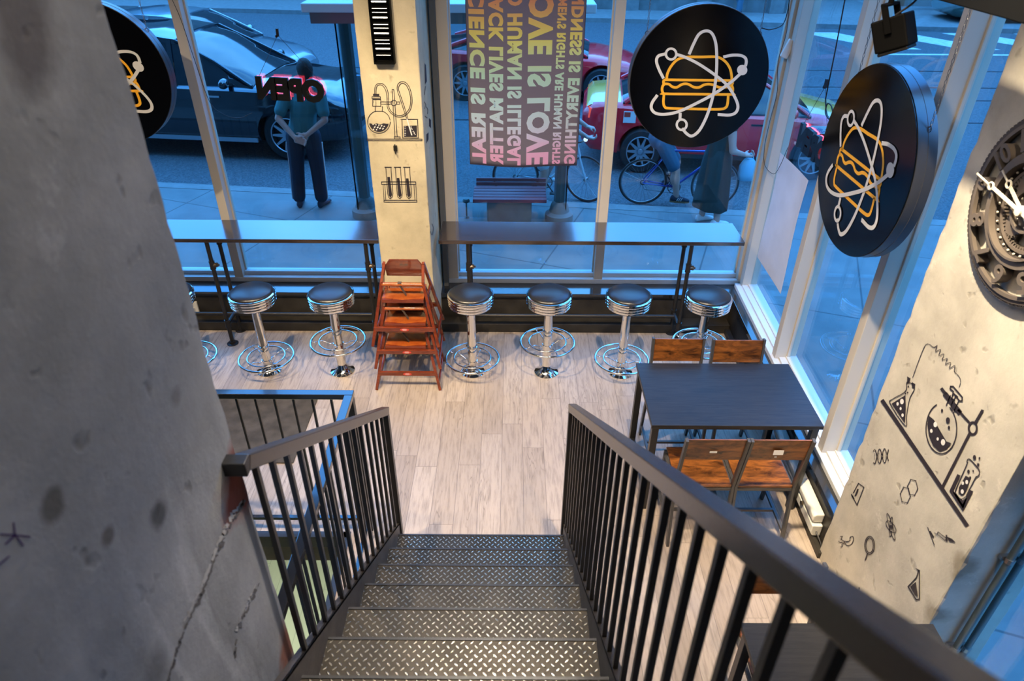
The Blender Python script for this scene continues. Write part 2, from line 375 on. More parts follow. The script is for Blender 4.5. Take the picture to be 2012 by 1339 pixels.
def wood(name, a, bcol, rough=.35, scale=5., stretch=(1,8,8), coat=0., lo=.35, hi=.65, spec=.5):
    m, nt, b, N, L = new_mat(name); b.inputs['Roughness'].default_value = rough; b.inputs['Coat Weight'].default_value = coat; b.inputs['Coat Roughness'].default_value = .1
    b.inputs['Specular IOR Level'].default_value = spec
    tc = N.new('ShaderNodeTexCoord'); mp = N.new('ShaderNodeMapping'); mp.inputs['Scale'].default_value = stretch; L.new(tc.outputs['Object'], mp.inputs[0])
    n = N.new('ShaderNodeTexNoise'); n.inputs['Scale'].default_value = scale; n.inputs['Detail'].default_value = 8; n.inputs['Roughness'].default_value = .65; n.inputs['Distortion'].default_value = .6
    L.new(mp.outputs[0], n.inputs['Vector']); r = N.new('ShaderNodeValToRGB'); L.new(n.outputs['Fac'], r.inputs[0])
    r.color_ramp.elements[0].position = lo; r.color_ramp.elements[1].position = hi
    r.color_ramp.elements[0].color = (*a, 1); r.color_ramp.elements[1].color = (*bcol, 1); L.new(r.outputs[0], b.inputs['Base Color'])
    return m

def glass_mat(name, tint=(.86,.94,.97), refl=1.0):
    m = bpy.data.materials.new(name); m.use_nodes = True; N = m.node_tree.nodes; L = m.node_tree.links; N.clear()
    o = N.new('ShaderNodeOutputMaterial'); t = N.new('ShaderNodeBsdfTransparent'); t.inputs[0].default_value = (*tint, 1)
    g = N.new('ShaderNodeBsdfGlossy'); g.inputs['Roughness'].default_value = .0; g.inputs['Color'].default_value = (refl, refl, refl, 1)
    f = N.new('ShaderNodeFresnel'); ge = N.new('ShaderNodeNewGeometry'); ma = N.new('ShaderNodeMath'); ma.operation = 'MULTIPLY_ADD'
    L.new(ge.outputs['Backfacing'], ma.inputs[0]); ma.inputs[1].default_value = -(1.5 - 1/1.5); ma.inputs[2].default_value = 1.5; L.new(ma.outputs[0], f.inputs[0]); mx = N.new('ShaderNodeMixShader')
    L.new(f.outputs[0], mx.inputs[0]); L.new(t.outputs[0], mx.inputs[1]); L.new(g.outputs[0], mx.inputs[2]); L.new(mx.outputs[0], o.inputs[0])
    return m

M = {}
M['conc_left'] = concrete('concrete_grey', (.36,.36,.355), stains=(((-.69, 1.28, 2.06), .14, (.24,.045,.018), .95), ((-.69, 1.28, 1.36), .12, (.26,.07,.025), .8), ((-.69, 1.05, 3.17), .10, (.10,.085,.08), .75), ((-.69, .94, 2.30), .035, (.08,.08,.08), .8), ((-.69, .73, 2.555), .03, (.11,.10,.08), .8), ((-.69, .80, 2.40), .022, (.11,.09,.07), .7), ((-.69, .78, 2.05), .05, (.14,.14,.14), .6), ((-.69, 1.12, 2.45), .03, (.18,.17,.16), .6)), veins=True)
M['conc_mid'] = concrete('concrete_warm_lit', (.50,.43,.29))  # same concrete as the other columns, warm lamp tone put into its colour
M['conc_right'] = concrete('concrete_beige', (.46,.42,.35), stains=(((1.84, 1.83, 1.0), .09, (.13,.10,.06), .6), ((1.84, 1.84, .7), .09, (.13,.10,.06), .6)))
M['floor'] = plank_floor('plank_floor')
M['floor_low'] = plank_floor('pale_green_boards', x0=.02, w=.16, Ln=2.4, base=((.42,.50,.36),(.47,.55,.40)), seam=(.16,.2,.14), grain=.06)
M['plate'] = diamond_plate('diamond_plate')
M['blacksteel'] = mat('black_steel', (.018,.017,.017), .38, .0, .6, bump=.05)
M['stringer'] = mat('stringer_paint', (.05,.042,.035), .5, .0, .5, noise=.4, nscale=12, bump=.1)
M['railpaint'] = mat('rail_paint', (.040,.032,.026), .27, .0, .6, bump=.04, bscale=120)
M['ledge'] = mat('black_ledge', (.012,.012,.013), .16, 0, .8, bump=.02, bscale=15, coat=.7)
M['ledgefront'] = mat('black_board', (.022,.019,.015), .5, 0, .4, noise=.4, nscale=9)
M['counter'] = wood('dark_bar_top', (.022,.014,.010), (.05,.032,.022), .17, 4, (1.2,16,16), coat=1., spec=.8)
M['table'] = wood('black_table_top', (.010,.010,.011), (.024,.022,.022), .42, 6, (1,14,14), spec=.4)
M['rustic'] = wood('rustic_brown_wood', (.020,.006,.002), (.38,.125,.022), .35, 5.5, (1.4,4,4), coat=.2, lo=.33, hi=.72)
M['chairmetal'] = mat('charcoal_metal', (.055,.052,.05), .4, 0, .6)
M['tablemetal'] = mat('black_metal', (.012,.012,.012), .35, 0, .6)
M['chrome'] = mat('chrome', (.80,.79,.77), .07, 1.0)
M['vinyl'] = mat('black_vinyl', (.016,.016,.018), .30, 0, .6, bump=.06, bscale=300)
M['cherry'] = wood('cherry_wood', (.11,.016,.005), (.21,.038,.010), .24, 3, (2,2,9), coat=.5)
M['cherryseat'] = wood('orange_cherry_wood', (.24,.045,.008), (.42,.11,.015), .24, 3, (2,2,9), coat=.5)
M['strap'] = mat('brown_strap', (.09,.055,.035), .8)
M['sticker_red'] = mat('red_sticker', (.60,.05,.03), .5)
M['sticker_white'] = mat('white_print', (.75,.72,.70), .5)
M['pipe'] = mat('black_iron_pipe', (.03,.027,.024), .38, .5, .5, bump=.15, bscale=200)
M['brass'] = mat('dull_brass', (.13,.10,.07), .35, .8)
M['alu'] = mat('lamplit_aluminium', (.56,.50,.41), .42, .0, .5)  # frame metal with the tan of the lamplight put into its colour
M['alu_skylit'] = mat('skylit_aluminium', (.62,.62,.61), .4, .0, .5)  # same frame metal, painted whiter for the sky light on the bottom rails
M['alu_d'] = mat('grey_filler', (.085,.09,.095), .6)
M['glass'] = glass_mat('window_glass', (.84,.93,.97), .6)
M['shglass'] = glass_mat('shelter_glass', (.80,.90,.92), .5)
M['signblack'] = mat('sign_black', (.0015,.0015,.002), .16, 0, .4)
M['signrim'] = mat('sign_rim', (.12,.12,.13), .3, .7, .5)
M['white_v'] = mat('white_vinyl', (.62,.60,.57), .5)
M['orange_v'] = mat('orange_vinyl', (.85,.40,.02), .5)
M['ink'] = mat('black_ink', (.016,.012,.018), .6)
M['paper'] = mat('white_paper', (.62,.62,.66), .8, noise=.06, nscale=6)
M['clock'] = mat('pewter_bronze', (.15,.122,.10), .45, .35, .5)
M['clock_d'] = mat('dark_bronze', (.07,.058,.05), .5, .35, .5)
M['clockhand'] = mat('cream_hand', (.62,.56,.44), .45)
M['spot'] = mat('lamp_black', (.003,.003,.003), .6, 0, .06)
M['cable'] = mat('black_cable', (.01,.01,.012), .5)
M['neon_case'] = mat('black_plastic', (.008,.008,.008), .35)
M['neon'] = mat('red_neon', (.9,.05,.05), .4, emit=(1,.04,.07), es=10)
M['slat'] = mat('warm_slat_light', (1,.95,.85), .4, emit=(1,.90,.76), es=3.6)
M['heater'] = mat('white_enamel', (.66,.64,.58), .4)
M['mat'] = mat('brown_carpet', (.085,.072,.058), .95, noise=.35, nscale=9, bump=.8, bscale=350)
M['asphalt'] = mat('asphalt', (.085,.092,.10), .8, 0, .4, noise=.5, nscale=45, bump=.4, bscale=90)
M['sidewalk'] = None
M['kerb'] = mat('kerb_concrete', (.19,.188,.182), .75, noise=.15, nscale=7)
M['rail_track'] = mat('track_steel', (.03,.03,.035), .35, .6)
M['lane'] = mat('road_paint', (.55,.58,.55), .6, noise=.2, nscale=8)
M['facade'] = mat('grey_stone', (.15,.15,.145), .8, noise=.25, nscale=3)
M['facade_b'] = mat('brown_brick', (.16,.085,.05), .8, noise=.2, nscale=6)
M['darkglass'] = mat('dark_glass', (.012,.016,.02), .06, 0, .7)
M['plaster'] = mat('grey_wall_paint', (.16,.155,.145), .8, noise=.1, nscale=3)
M['ceil'] = mat('dark_ceiling', (.10,.10,.10), .8)
M['fascia'] = mat('tan_slab_edge', (.23,.18,.11), .7, noise=.25, nscale=8)
M['post'] = mat('grey_green_paint', (.12,.15,.15), .4, .3)
M['benchwood'] = mat('maroon_slats', (.34,.07,.08), .45)
M['whiteroof'] = mat('white_roof_sheet', (.62,.68,.68), .35)
M['tyre'] = mat('tyre_rubber', (.018,.018,.019), .7)
M['rim'] = mat('alloy_rim', (.55,.57,.60), .3, .8)
M['headlight'] = mat('headlight', (.7,.8,.85), .1, 0, .8, emit=(.8,.92,1), es=1.5)
M['taillight'] = mat('taillight', (.7,.05,.03), .2, 0, .6, emit=(1,.10,.05), es=.8)
M['carblack'] = mat('black_car_paint', (.003,.004,.008), .10, 0, .7, coat=1)
M['carsilver'] = mat('silver_car_paint', (.30,.33,.36), .2, .6, .5, coat=.8)
M['carred'] = mat('red_car_paint', (.85,.008,.018), .2, 0, .6, coat=.7)
M['caryellow'] = mat('yellow_car_paint', (.85,.42,.06), .2, 0, .6, coat=.7)
M['cargreen'] = mat('dark_green_car_paint', (.01,.04,.03), .2, 0, .6, coat=.7)
M['trimplastic'] = mat('black_trim', (.012,.012,.013), .5)
M['skin'] = mat('skin', (.50,.27,.21), .55)
M['hair'] = mat('dark_hair', (.025,.02,.018), .7, bump=.5, bscale=120)
M['teal'] = mat('teal_cotton', (.045,.16,.165), .85)
M['navy'] = mat('navy_cloth', (.012,.014,.03), .8)
M['denim'] = mat('blue_denim', (.04,.11,.17), .85)
M['greydress'] = mat('dark_green_cloth', (.008,.018,.016), .85)
M['whitecloth'] = mat('white_cloth', (.6,.6,.6), .8)
M['redcloth'] = mat('red_cloth', (.45,.03,.04), .8)
M['bluebag'] = mat('pale_blue_plastic', (.18,.42,.55), .5)
M['shoe'] = mat('dark_shoe', (.02,.02,.04), .6)
M['gum'] = mat('gum_sole', (.25,.13,.06), .6)
M['bikeblue'] = mat('blue_enamel', (.015,.05,.32), .25, .2, .5, coat=.5)
M['bikewhite'] = mat('white_enamel_tube', (.62,.64,.66), .25, .1, .5, coat=.5)
M['tan_tyre'] = mat('brown_tyre', (.07,.025,.02), .7)
M['hubmetal'] = mat('grey_hub_metal', (.35,.35,.35), .3, .9)

def sidewalk_mat():
    m, nt, b, N, L = new_mat('sidewalk_slabs'); b.inputs['Roughness'].default_value = .75
    tc = N.new('ShaderNodeTexCoord'); mp = N.new('ShaderNodeMapping'); mp.inputs['Rotation'].default_value = (0, 0, R_(20)); L.new(tc.outputs['Object'], mp.inputs[0])
    s = N.new('ShaderNodeSeparateXYZ'); L.new(mp.outputs[0], s.inputs[0])
    def jd(o, p, off): return mth(N, L, 'MULTIPLY', mth(N, L, 'SUBTRACT', .5, mth(N, L, 'ABSOLUTE', mth(N, L, 'SUBTRACT', mth(N, L, 'FRACT', mth(N, L, 'DIVIDE', mth(N, L, 'ADD', o, off), p)), .5))), p)
    d = mth(N, L, 'MINIMUM', jd(s.outputs[0], 1.55, .35), jd(s.outputs[1], 1.6, .2))
    r = N.new('ShaderNodeMapRange'); L.new(d, r.inputs[0]); r.inputs[1].default_value = .004; r.inputs[2].default_value = .012; r.inputs[3].default_value = 1; r.inputs[4].default_value = 0
    n = N.new('ShaderNodeTexNoise'); n.inputs['Scale'].default_value = 3; n.inputs['Detail'].default_value = 9; L.new(tc.outputs['Object'], n.inputs['Vector'])
    c = mixc(N, L, n.outputs['Fac'], (.10,.10,.10), (.23,.225,.215)); L.new(mixc(N, L, mth(N, L, 'MULTIPLY', r.outputs[0], .8), c, (.05,.05,.05)), b.inputs['Base Color'])
    return m
M['sidewalk'] = sidewalk_mat()

# ================================================================== SETTING
WX, WY, CEIL = -6.0, 5.46, 4.75
# floor with the stairwell opening (X -3.6..-0.98, Y 0.2..2.88)
f = MB()
for (x0, x1, y0, y1) in ((WX, 2.3, 2.88, 5.6), (-.98, 2.3, -3.2, 2.88), (WX, -3.6, -3.2, 2.88), (-3.6, -.98, -3.2, .2)): f.box(x0, x1, y0, y1, -.02, 0)
struct('floor', f, M['floor'])
f = MB(); f.box(WX, 2.3, 2.88, 5.6, -.26, -.021); f.box(-.98, 2.3, -3.2, 2.88, -.26, -.021); f.box(WX, -3.6, -3.2, 2.88, -.26, -.021); f.box(-3.6, -.98, -3.2, .2, -.26, -.021)
struct('floor_slab', f, M['fascia'])
f = MB(); f.box(WX, 2.3, -3.2, 7.5, -2.75, -2.7); struct('basement_floor', f, M['floor_low'])
f = MB(); f.box(WX, 2.3, 7.5, 7.6, -2.75, -.26); f.box(2.3, 2.4, -3.2, 7.6, -2.75, -.26); struct('basement_wall', f, M['plaster'])
f = MB()   # steel angle round the opening
f.box(-3.6, -.98, 2.84, 2.885, -.03, .006); f.box(-1.02, -.975, .2, 2.884, -.03, .006); f.box(-3.6, -.98, 2.84, 2.85, -.085, -.03)
struct('trim_1', f, M['blacksteel'])
struct('ceiling', MB().box(WX-.1, 2.3, -3.2, 5.7, CEIL, CEIL+.1), M['ceil'])
struct('wall_left', MB().box(WX-.12, WX, -3.2, 5.7, -2.75, CEIL), M['plaster'])
struct('wall_back', MB().box(WX-.1, 2.4, -3.3, -3.2, -2.75, CEIL), M['plaster'])
struct('landing', MB().box(-.75, 2.2, -3.2, -.55, 2.3, 2.42), M['plate'])

# bench-height ledge under the windows
f = MB(); f.box(WX, 2.2, 5.265, 5.62, .29, .333)
struct('window_ledge_front', f, M['ledge'], bevel=.004)
f = MB(); f.box(WX, 2.0, 5.285, 5.62, 0, .289); f.box(WX, 1.93, 5.16, 5.284, 0, .085)
struct('baseboard_front', f, M['ledgefront'], bevel=.003)
RWL = (2.06, 5.42); RWA = -.028      # the right-hand window wall is turned by a degree and a half
def rw(o):
    o.location = (RWL[0], RWL[1], 0); o.rotation_euler = (0, 0, RWA); return o
f = MB(); f.box(-.135, .16, -2.72, -.15, .29, .334)
rw(struct('window_ledge_right', f, M['ledge'], bevel=.004))
f = MB(); f.box(-.115, .16, -2.72, -.14, 0, .289); f.box(-.16, -.116, -2.72, -.14, 0, .05)
rw(struct('baseboard_right', f, M['ledgefront'], bevel=.003))

# front windows
def frame_y(x0, x1, y0, y1, z0, z1): return (x0, x1, y0, y1, z0, z1)
BOT = .333
def mullion(mb, x0, x1, y0=WY, y1=WY+.15, z0=BOT, z1=CEIL):
    mb.box(x0, x1, y0, y1, z0, z1); mb.box(x0-.012, x1+.012, y0+.075, y0+.105, z0, z1)
def win_front(i, x0, x1, mulls, nm):
    w = thing(nm, None, None, (0, 0, 0), kind='structure')
    fr = MB(); fr.box(x0, x1, WY-.004, WY+.15, BOT, BOT+.045); fr.box(x0, x1, WY+.05, WY+.12, BOT+.045, BOT+.08); obj('window_sill', fr, M['alu_skylit'], w, bevel=.003)
    fr = MB(); fr.box(x0, x1, WY, WY+.15, CEIL-.08, CEIL)
    for m in mulls: mullion(fr, *m)
    obj('window_frame', fr, M['alu'], w, bevel=.003)
    cuts = [x0] + [c for m in mulls for c in m] + [x1]
    xs = sorted(cuts); spans = [(xs[k], xs[k+1]) for k in range(0, len(xs), 2)]
    for a, b in spans:
        if b - a > .12: obj('glass_pane', MB().box(a, b, WY+.085, WY+.095, BOT+.06, CEIL-.06), M['glass'], w)
win_front(1, WX, -1.05, [(-5.85, -5.78), (-4.15, -4.08), (-2.475, -2.40)], 'window_1')
win_front(2, -.60, 2.165, [(-.56, -.475), (.735, .811), (2.02, 2.165)], 'window_2')
struct('trim_2', MB().box(-.60, -.56, 5.40, 5.60, 0, CEIL), M['alu_d'])
# right-hand windows (local frame: y runs towards the camera as negative)
w3 = thing('window_3', None, None, kind='structure'); rw(w3)
fr = MB(); fr.box(-.07, -.02, -2.72, .0, BOT, BOT+.036); fr.box(-.02, .03, -2.72, 0, BOT, BOT+.05); fr.box(.03, .11, -2.72, 0, BOT, BOT+.06)
fr.box(-.02, .11, -2.72, 0, CEIL-.08, CEIL)
obj('window_sill', fr, M['alu_skylit'], w3, bevel=.003)
gl = MB()
for (ya, yb) in ((-1.17, -1.10), (-2.20, -2.13)):
    g = MB(); g.box(-.05, .105, ya, yb, BOT+.03, CEIL); g.box(.035, .06, ya-.012, yb+.012, BOT+.03, CEIL); obj('mullion', g, M['alu'], w3, bevel=.003)
g = MB(); g.box(-.02, .105, -.06, .03, BOT+.03, CEIL); obj('mullion', g, M['alu'], w3, bevel=.003)
for (ya, yb) in ((-1.10, -.06), (-2.13, -1.17), (-2.72, -2.20)):
    obj('glass_pane', MB().box(.05, .06, ya, yb, BOT+.05, CEIL-.05), M['glass'], w3)
w4 = thing('window_4', None, None, kind='structure'); rw(w4)
g = MB(); g.box(-.02, .11, -4.9, -3.6, BOT-.05, BOT+.05); g.box(-.02, .11, -4.9, -4.83, BOT, CEIL); obj('window_frame', g, M['alu'], w4)
obj('glass_pane', MB().box(.05, .06, -4.9, -3.6, BOT-.02, 1.65), M['glass'], w4)
g = MB(); g.box(-.1, .14, -4.9, -3.6, -.02, BOT-.05); g.box(-.1, .14, -8.6, -4.9, -.02, CEIL); g.box(-.02, .14, -4.9, -3.6, 1.65, CEIL); rw(struct('wall_right', g, M['plaster']))  # piece over the low pane is unseen, added to cut blue sky light

# concrete columns
def column(name, x0, x1, y0, y1, z0, z1, m, seed, chip=.010, tex=True):
    rnd = random.Random(seed); bm = bmesh.new(); nz = int((z1-z0)/.045); secs = []
    nx = max(3, int((x1-x0)/.06)); ny = max(3, int((y1-y0)/.06))
    ch = [0]*4
    for k in range(nz+1):
        z = z0 + (z1-z0)*k/nz
        for c in range(4): ch[c] = max(.002, min(chip, ch[c] + rnd.uniform(-.5, .5)*chip)) if rnd.random() > .06 else chip*rnd.uniform(.8, 1.7)
        pts = []
        cs = [(x0, y0, 1, 1), (x1, y0, -1, 1), (x1, y1, -1, -1), (x0, y1, 1, -1)]
        for c, (x, y, sx, sy) in enumerate(cs):
            e = ch[c]
            a = (x, y + sy*e, z); b = (x + sx*e*.3, y + sy*e*.3, z); d = (x + sx*e, y, z)
            pts += ([a, b, d] if c in (0, 2) else [d, b, a])
        secs.append(pts)
    mb = MB(); mb.loft(secs); me = mb.mesh(name)
    o = bpy.data.objects.new(name, me); COL.objects.link(o); me.materials.append(m); o['kind'] = 'structure'; return o
col_left = column('concrete_column_left', -1.75, -.69, -.35, 1.29, -2.7, CEIL, M['conc_left'], 3, .014)
col_mid = column('concrete_column_front', -1.014, -.617, 4.80, 5.62, 0, CEIL, M['conc_mid'], 5, .010)
col_right = column('concrete_column_right', 1.84, 2.15, 1.84, 2.735, 0, CEIL, M['conc_right'], 9, .014)
struct('trim_3', MB().box(-1.05, -1.014, 5.40, 5.60, 0, CEIL), M['alu_d'])
def fY(Y): return lambda p: at(p.x, p.y, Y=Y)
def fX(X): return lambda p: at(p.x, p.y, X=X)

# ---------------- drawings on the front column (plane Y = 4.798), coordinates read on the photograph and cast onto the wall face
FY = fY(4.797)
def c8(pts): return [(700 + x/2.79, 140 + y/2.79) for x, y in pts]
def dpart(name, mb, m, par): return obj(name, mb, m, par)
d = MB(); W1 = .0042
def rel(f0, k=2.79): return k
P8 = lambda pts, closed=False, w=1.5, sp=True: d.stroke(spline([Vector((*p, 0)) for p in c8(pts)], 5, closed) if sp else [Vector((*p, 0)) for p in c8(pts)], w, FY, closed)
# shelf
P8([(60,372),(360,372),(360,381),(60,381)], True, 1.1, False)
# round flask
n = 40; P8([(124 + 62*math.cos(2*PI*k/n), 278 + 62*math.sin(2*PI*k/n)) for k in range(n) if not (k/n > .70 and k/n < .80)], False, 1.2, False)
P8([(104,222),(104,194)], False, 1.2, False); P8([(143,222),(143,194)], False, 1.2, False)
P8([(90,155),(134,155),(134,192),(90,192)], True, 1.2, False); P8([(108,155),(108,192)], False, .7, False); P8([(86,140),(132,140),(132,150),(86,150)], True, 1.2, False)
d.fill(c8([(92,124),(126,124),(126,136),(92,136)]), FY)
# liquid with bubbles
nl = [(124 + 54*math.cos(t), 278 + 54*math.sin(t)) for t in np.linspace(.18, PI-.18, 24)]
d.fill(c8(nl + [(78,286),(96,292),(112,286),(132,292),(150,286),(170,289)]), FY)
# tubes, clamp and stand
P8([(101,124),(101,95),(108,76),(124,67),(146,70),(164,88),(174,118),(176,160),(178,195),(196,225),(230,243),(262,236),(290,205),(298,160),(290,110),(272,75),(250,66),(236,78),(232,100),(245,140),(265,200),(284,262)], False, 1.2)
P8([(108,124),(109,98),(114,82),(126,75),(142,78),(156,94),(166,122),(169,165),(171,200),(192,232),(230,251),(268,243),(297,210),(306,160),(297,104),(276,66),(250,57),(229,70),(224,100),(238,144),(256,200),(277,262)], False, 1.2)
P8([(134,168),(192,168)], False, 1.1, False); P8([(134,180),(192,180)], False, 1.1, False); P8([(196,100),(206,100),(224,360),(212,360),(196,100)], False, 1.1, False)
P8([(206 + 15*math.cos(2*PI*k/16), 174 + 15*math.sin(2*PI*k/16)) for k in range(16)], True, 1.4, False); P8([(222,168),(238,168),(238,180),(222,180)], False, 1.1, False)
P8([(208,360),(240,360),(240,371),(208,371)], True, 1.1, False)
# beaker
P8([(244,264),(338,264)], False, 1.4, False); P8([(250,268),(254,366),(340,366),(336,268)], False, 1.3, False); d.fill(c8([(260,300),(332,298),(332,360),(262,360)]), FY)
obj('flask_drawing', d, M['ink'], col_mid)
d = MB(); BF = fY(4.7955)
for k in range(16):
    x = 92 + (k*37 % 66); y = 292 + (k*23 % 30); d.disc(c8([(x, y)])[0], 1.3, BF, 10)
for k in range(7): d.disc(c8([(300 + (k*17 % 28), 306 + (k*29 % 46))])[0], 1.1, BF, 10)
d.stroke([Vector((*p, 0)) for p in c8([(278,262),(304,350)])], 2.4, BF)
for k in range(6): d.stroke([Vector((*p, 0)) for p in c8([(264,306+k*9),(272,306+k*9)])], .8, BF)
obj('bubble_drawing', d, M['white_v'], col_mid)
# test tube rack
d = MB()
P8([(138,607),(326,607),(326,620),(138,620)], True, 1.2, False); P8([(152,708),(332,708),(332,718),(152,718)], True, 1.2, False)
for x in (146, 156, 316, 326): P8([(x,620),(x+6,708)], False, .9, False)
for x in (176, 228, 278):
    P8([(x-20,527),(x+16,527)], False, 1.7, False); P8([(x-14,530),(x-4,670),(x,690),(x+10,700),(x+21,690),(x+24,670),(x+14,530)], False, 1.1, False)
    d.fill(c8([(x-6,578+(x%7)*2),(x+8,578+(x%7)*2),(x+20,680),(x+10,695),(x+2,680)]), FY)
obj('test_tube_drawing', d, M['ink'], col_mid)
d = MB()    # drawings on the shaded side face
FS = fX(-.6155)
def sx(pts, w=1.3, closed=False): d.stroke([Vector((*p, 0)) for p in pts], w, FS, closed)
d.fill([(834.5,124),(837,128),(839,160),(835,166)], FS); sx([(836,170),(834,186)])
sx([(834,200),(837,206),(834,214)], .9); sx([(838,210),(841,216),(840,224)], .9); sx([(835,228),(840,232)], .9); d.fill([(843,232),(847,236),(847,252),(843,248)], FS); d.fill([(838,264),(842,260),(842,274),(838,282)], FS)
sx([(849,440),(852,448),(850,462)], 1.); sx([(846,455),(848,462)], .8)
obj('side_face_drawing', d, M['ink'], col_mid)

# ---------------- drawings on the right column (plane X = 1.838)
FR = fX(1.837)
def r2(pts, s=3.0444, ox=1600, oy=620): return [(ox + x/s, oy + y/s) for x, y in pts]
d = MB()
def sR(pts, w, closed=False, sm=False, mp=r2):
    q = [Vector((*p, 0)) for p in mp(pts)]; d.stroke(spline(q, 5, closed) if sm else q, w, FR, closed)
sR([(408,512),(912,1256)], 7.5); sR([(765,1030),(930,705)], 5.5); sR([(965,640),(1005,570)], 5.5)
sR([(948 + 24*math.cos(t), 676 + 36*math.sin(t)) for t in np.linspace(0, 2*PI, 24)[:-1]], 4.2, True)
sR([(925,640),(862,568)], 4.5); sR([(868,580),(785,475)], 10); sR([(762,440),(785,470)], 6)
sR([(555,400),(545,455),(470,500),(455,530),(545,662),(552,600),(570,500),(600,430)], 1.6, True, True)
d.fill(r2([(555,365),(575,378),(570,400),(556,412)]), FR); d.fill(r2([(582,398),(604,412),(600,438),(584,432)]), FR)
d.fill(r2([(462,528),(545,478),(548,560),(542,645)]), FR)
sR([(760 + 92*math.cos(t), 678 + 150*math.sin(t)) for t in np.linspace(-1.0, 4.4, 40)], 2.2)
sR([(845,576),(818,545),(832,505)], 2.0); sR([(788,540),(815,480)], 2.0); sR([(835,575),(862,515)], 1.8)
sR([(815,425),(830,425),(885,490),(883,512),(868,512),(845,480),(838,505),(822,500),(832,455),(812,440)], 2.6, True)
d.fill(r2([(685,600),(715,625),(760,720),(790,755),(820,765),(790,800),(750,815),(710,780),(685,720),(675,650)]), FR)
for (x, y, r) in ((764,570,2.2),(799,628,4.0),(805,672,2.4)): d.disc(r2([(x, y)])[0], r, FR, 14, r*1.5)
sR([(588,372),(625,270),(660,185),(685,172),(715,192),(735,180),(725,215),(755,205),(745,240),(775,232),(765,268),(795,258),(785,292),(815,282),(808,318),(840,300),(838,335),(865,365),(875,395),(866,432)], 1.2, False, True)
sR([(835,470),(858,490)], 3)
# test tube in holder
sR([(862,960),(820,1050),(888,1152),(938,1055)], 7.0); d.fill(r2([(820,1045),(850,1085),(888,1110),(915,1090),(890,1160)]), FR)
sR([(918,880),(848,1040),(850,1070),(875,1100),(905,1085),(918,1060),(968,965)], 1.8, False, True); sR([(912,880),(918,862),(936,866),(985,925),(985,955),(968,968)], 2.0, False, True)
d.fill(r2([(905,960),(935,975),(905,1060),(885,1078),(862,1062),(865,1030)]), FR)
for (x, y, r) in ((958,850,3.2),(988,856,1.8),(980,895,2.4),(922,935,2.6),(950,932,1.6),(932,972,2.)): d.disc(r2([(x, y)])[0], r, FR, 12, r*1.5)
for (x, y) in ((562,425),(545,468),(558,462)): d.disc(r2([(x, y)])[0], 1.6, FR, 10)
obj('lab_apparatus_drawing', d, M['ink'], col_right)
d = MB(); FB = fX(1.8358)
for (x, y, r) in ((524,516,3.6),(498,530,2.4),(516,558,2.0),(528,598,2.4),(724,654,3.6),(700,692,2.6),(738,740,2.2),(770,760,4.2),(885,1055,3.0),(888,1005,2.4),(912,998,2.8)): d.disc(r2([(x, y)])[0], r, FB, 14, r*1.5)
obj('bubble_drawing', d, M['white_v'], col_right)
def r3(pts): return r2(pts, 3.7188, 1600, 840)
def small(name):
    global d
    obj(name, d, M['ink'], col_right); d = MB()
d = MB(); w = 1.5
for ph in (0, PI):
    sR([(432 + 110*t, 215 + 52*math.sin(t*3.0*PI + ph + .9) - 10*t) for t in np.linspace(0, 1, 40)], w, mp=r3)
for t in np.linspace(.08, .92, 7): sR([(432+110*t, 190-8*t),(432+110*t, 238-8*t)], .7, mp=r3)
small('helix_drawing')
sR([(270,490),(312,568),(362,438)], w, mp=r3); sR([(362,438),(322,410),(285,480)], w, mp=r3); sR([(300,500),(318,455)], 3, mp=r3); sR([(276,500),(290,525)], 2.6, mp=r3); small('flask_outline_drawing')
for cx_, cy_ in ((665, 496), (718, 440)):
    sR([(cx_ + 38*math.cos(k*PI/3+.15), cy_ + 62*math.sin(k*PI/3+.15)) for k in range(6)], w*.8, True, mp=r3)
    for k in range(6): d.disc(r3([(cx_ + 38*math.cos(k*PI/3+.15), cy_ + 62*math.sin(k*PI/3+.15))])[0], 1.2, FR, 8)
small('hexagon_drawing')
for a in (.2, 1.25, 2.3):
    sR([(560 + 34*math.cos(t)*math.cos(a) - 22*math.sin(t)*math.sin(a)*.5 + 18*math.cos(t)*math.sin(a), 728 + 100*math.cos(t)*math.sin(a) + 34*math.sin(t)*math.cos(a) + 30*math.cos(t)*math.cos(a)*.3) for t in np.linspace(0, 2*PI, 30)[:-1]], w*.85, True, mp=r3)
d.disc(r3([(560,728)])[0], 2.6, FR, 12, 4); small('atom_drawing')
sR([(218,835),(240,865),(270,855),(286,825),(282,800),(262,805),(258,830),(235,835)], w, True, True, mp=r3)
for e in (((215,830),(195,820),(205,798),(190,800)), ((215,838),(190,842),(175,832)), ((218,848),(200,858),(205,872),(190,876))): sR(list(e), w*.8, False, True, mp=r3)
small('bacterium_drawing')
for r in ((36,66),(27,54)): sR([(404 + r[0]*math.cos(t), 863 + r[1]*math.sin(t)) for t in np.linspace(0, 2*PI, 26)[:-1]], w, True, mp=r3)
sR([(388,925),(372,972)], 2.4, mp=r3); small('magnifier_drawing')
sR([(828,732),(878,862)], 1.4, mp=r3); sR([(845,762),(870,802)], 3.0, mp=r3); sR([(905,765),(965,812),(955,828),(895,780)], w*.8, True, mp=r3); sR([(965,790),(968,832)], 3.2, mp=r3); d.fill(r3([(968,800),(1005,815),(1034,844),(985,832)]), FR); small('dropper_drawing')
sR([(742,1032),(762,1048),(745,1100),(685,1165),(745,1262),(768,1255),(768,1048)], 2.2, True, mp=r3); d.fill(r3([(700,1165),(742,1130),(757,1240),(735,1225)]), FR); small('conical_flask_drawing')
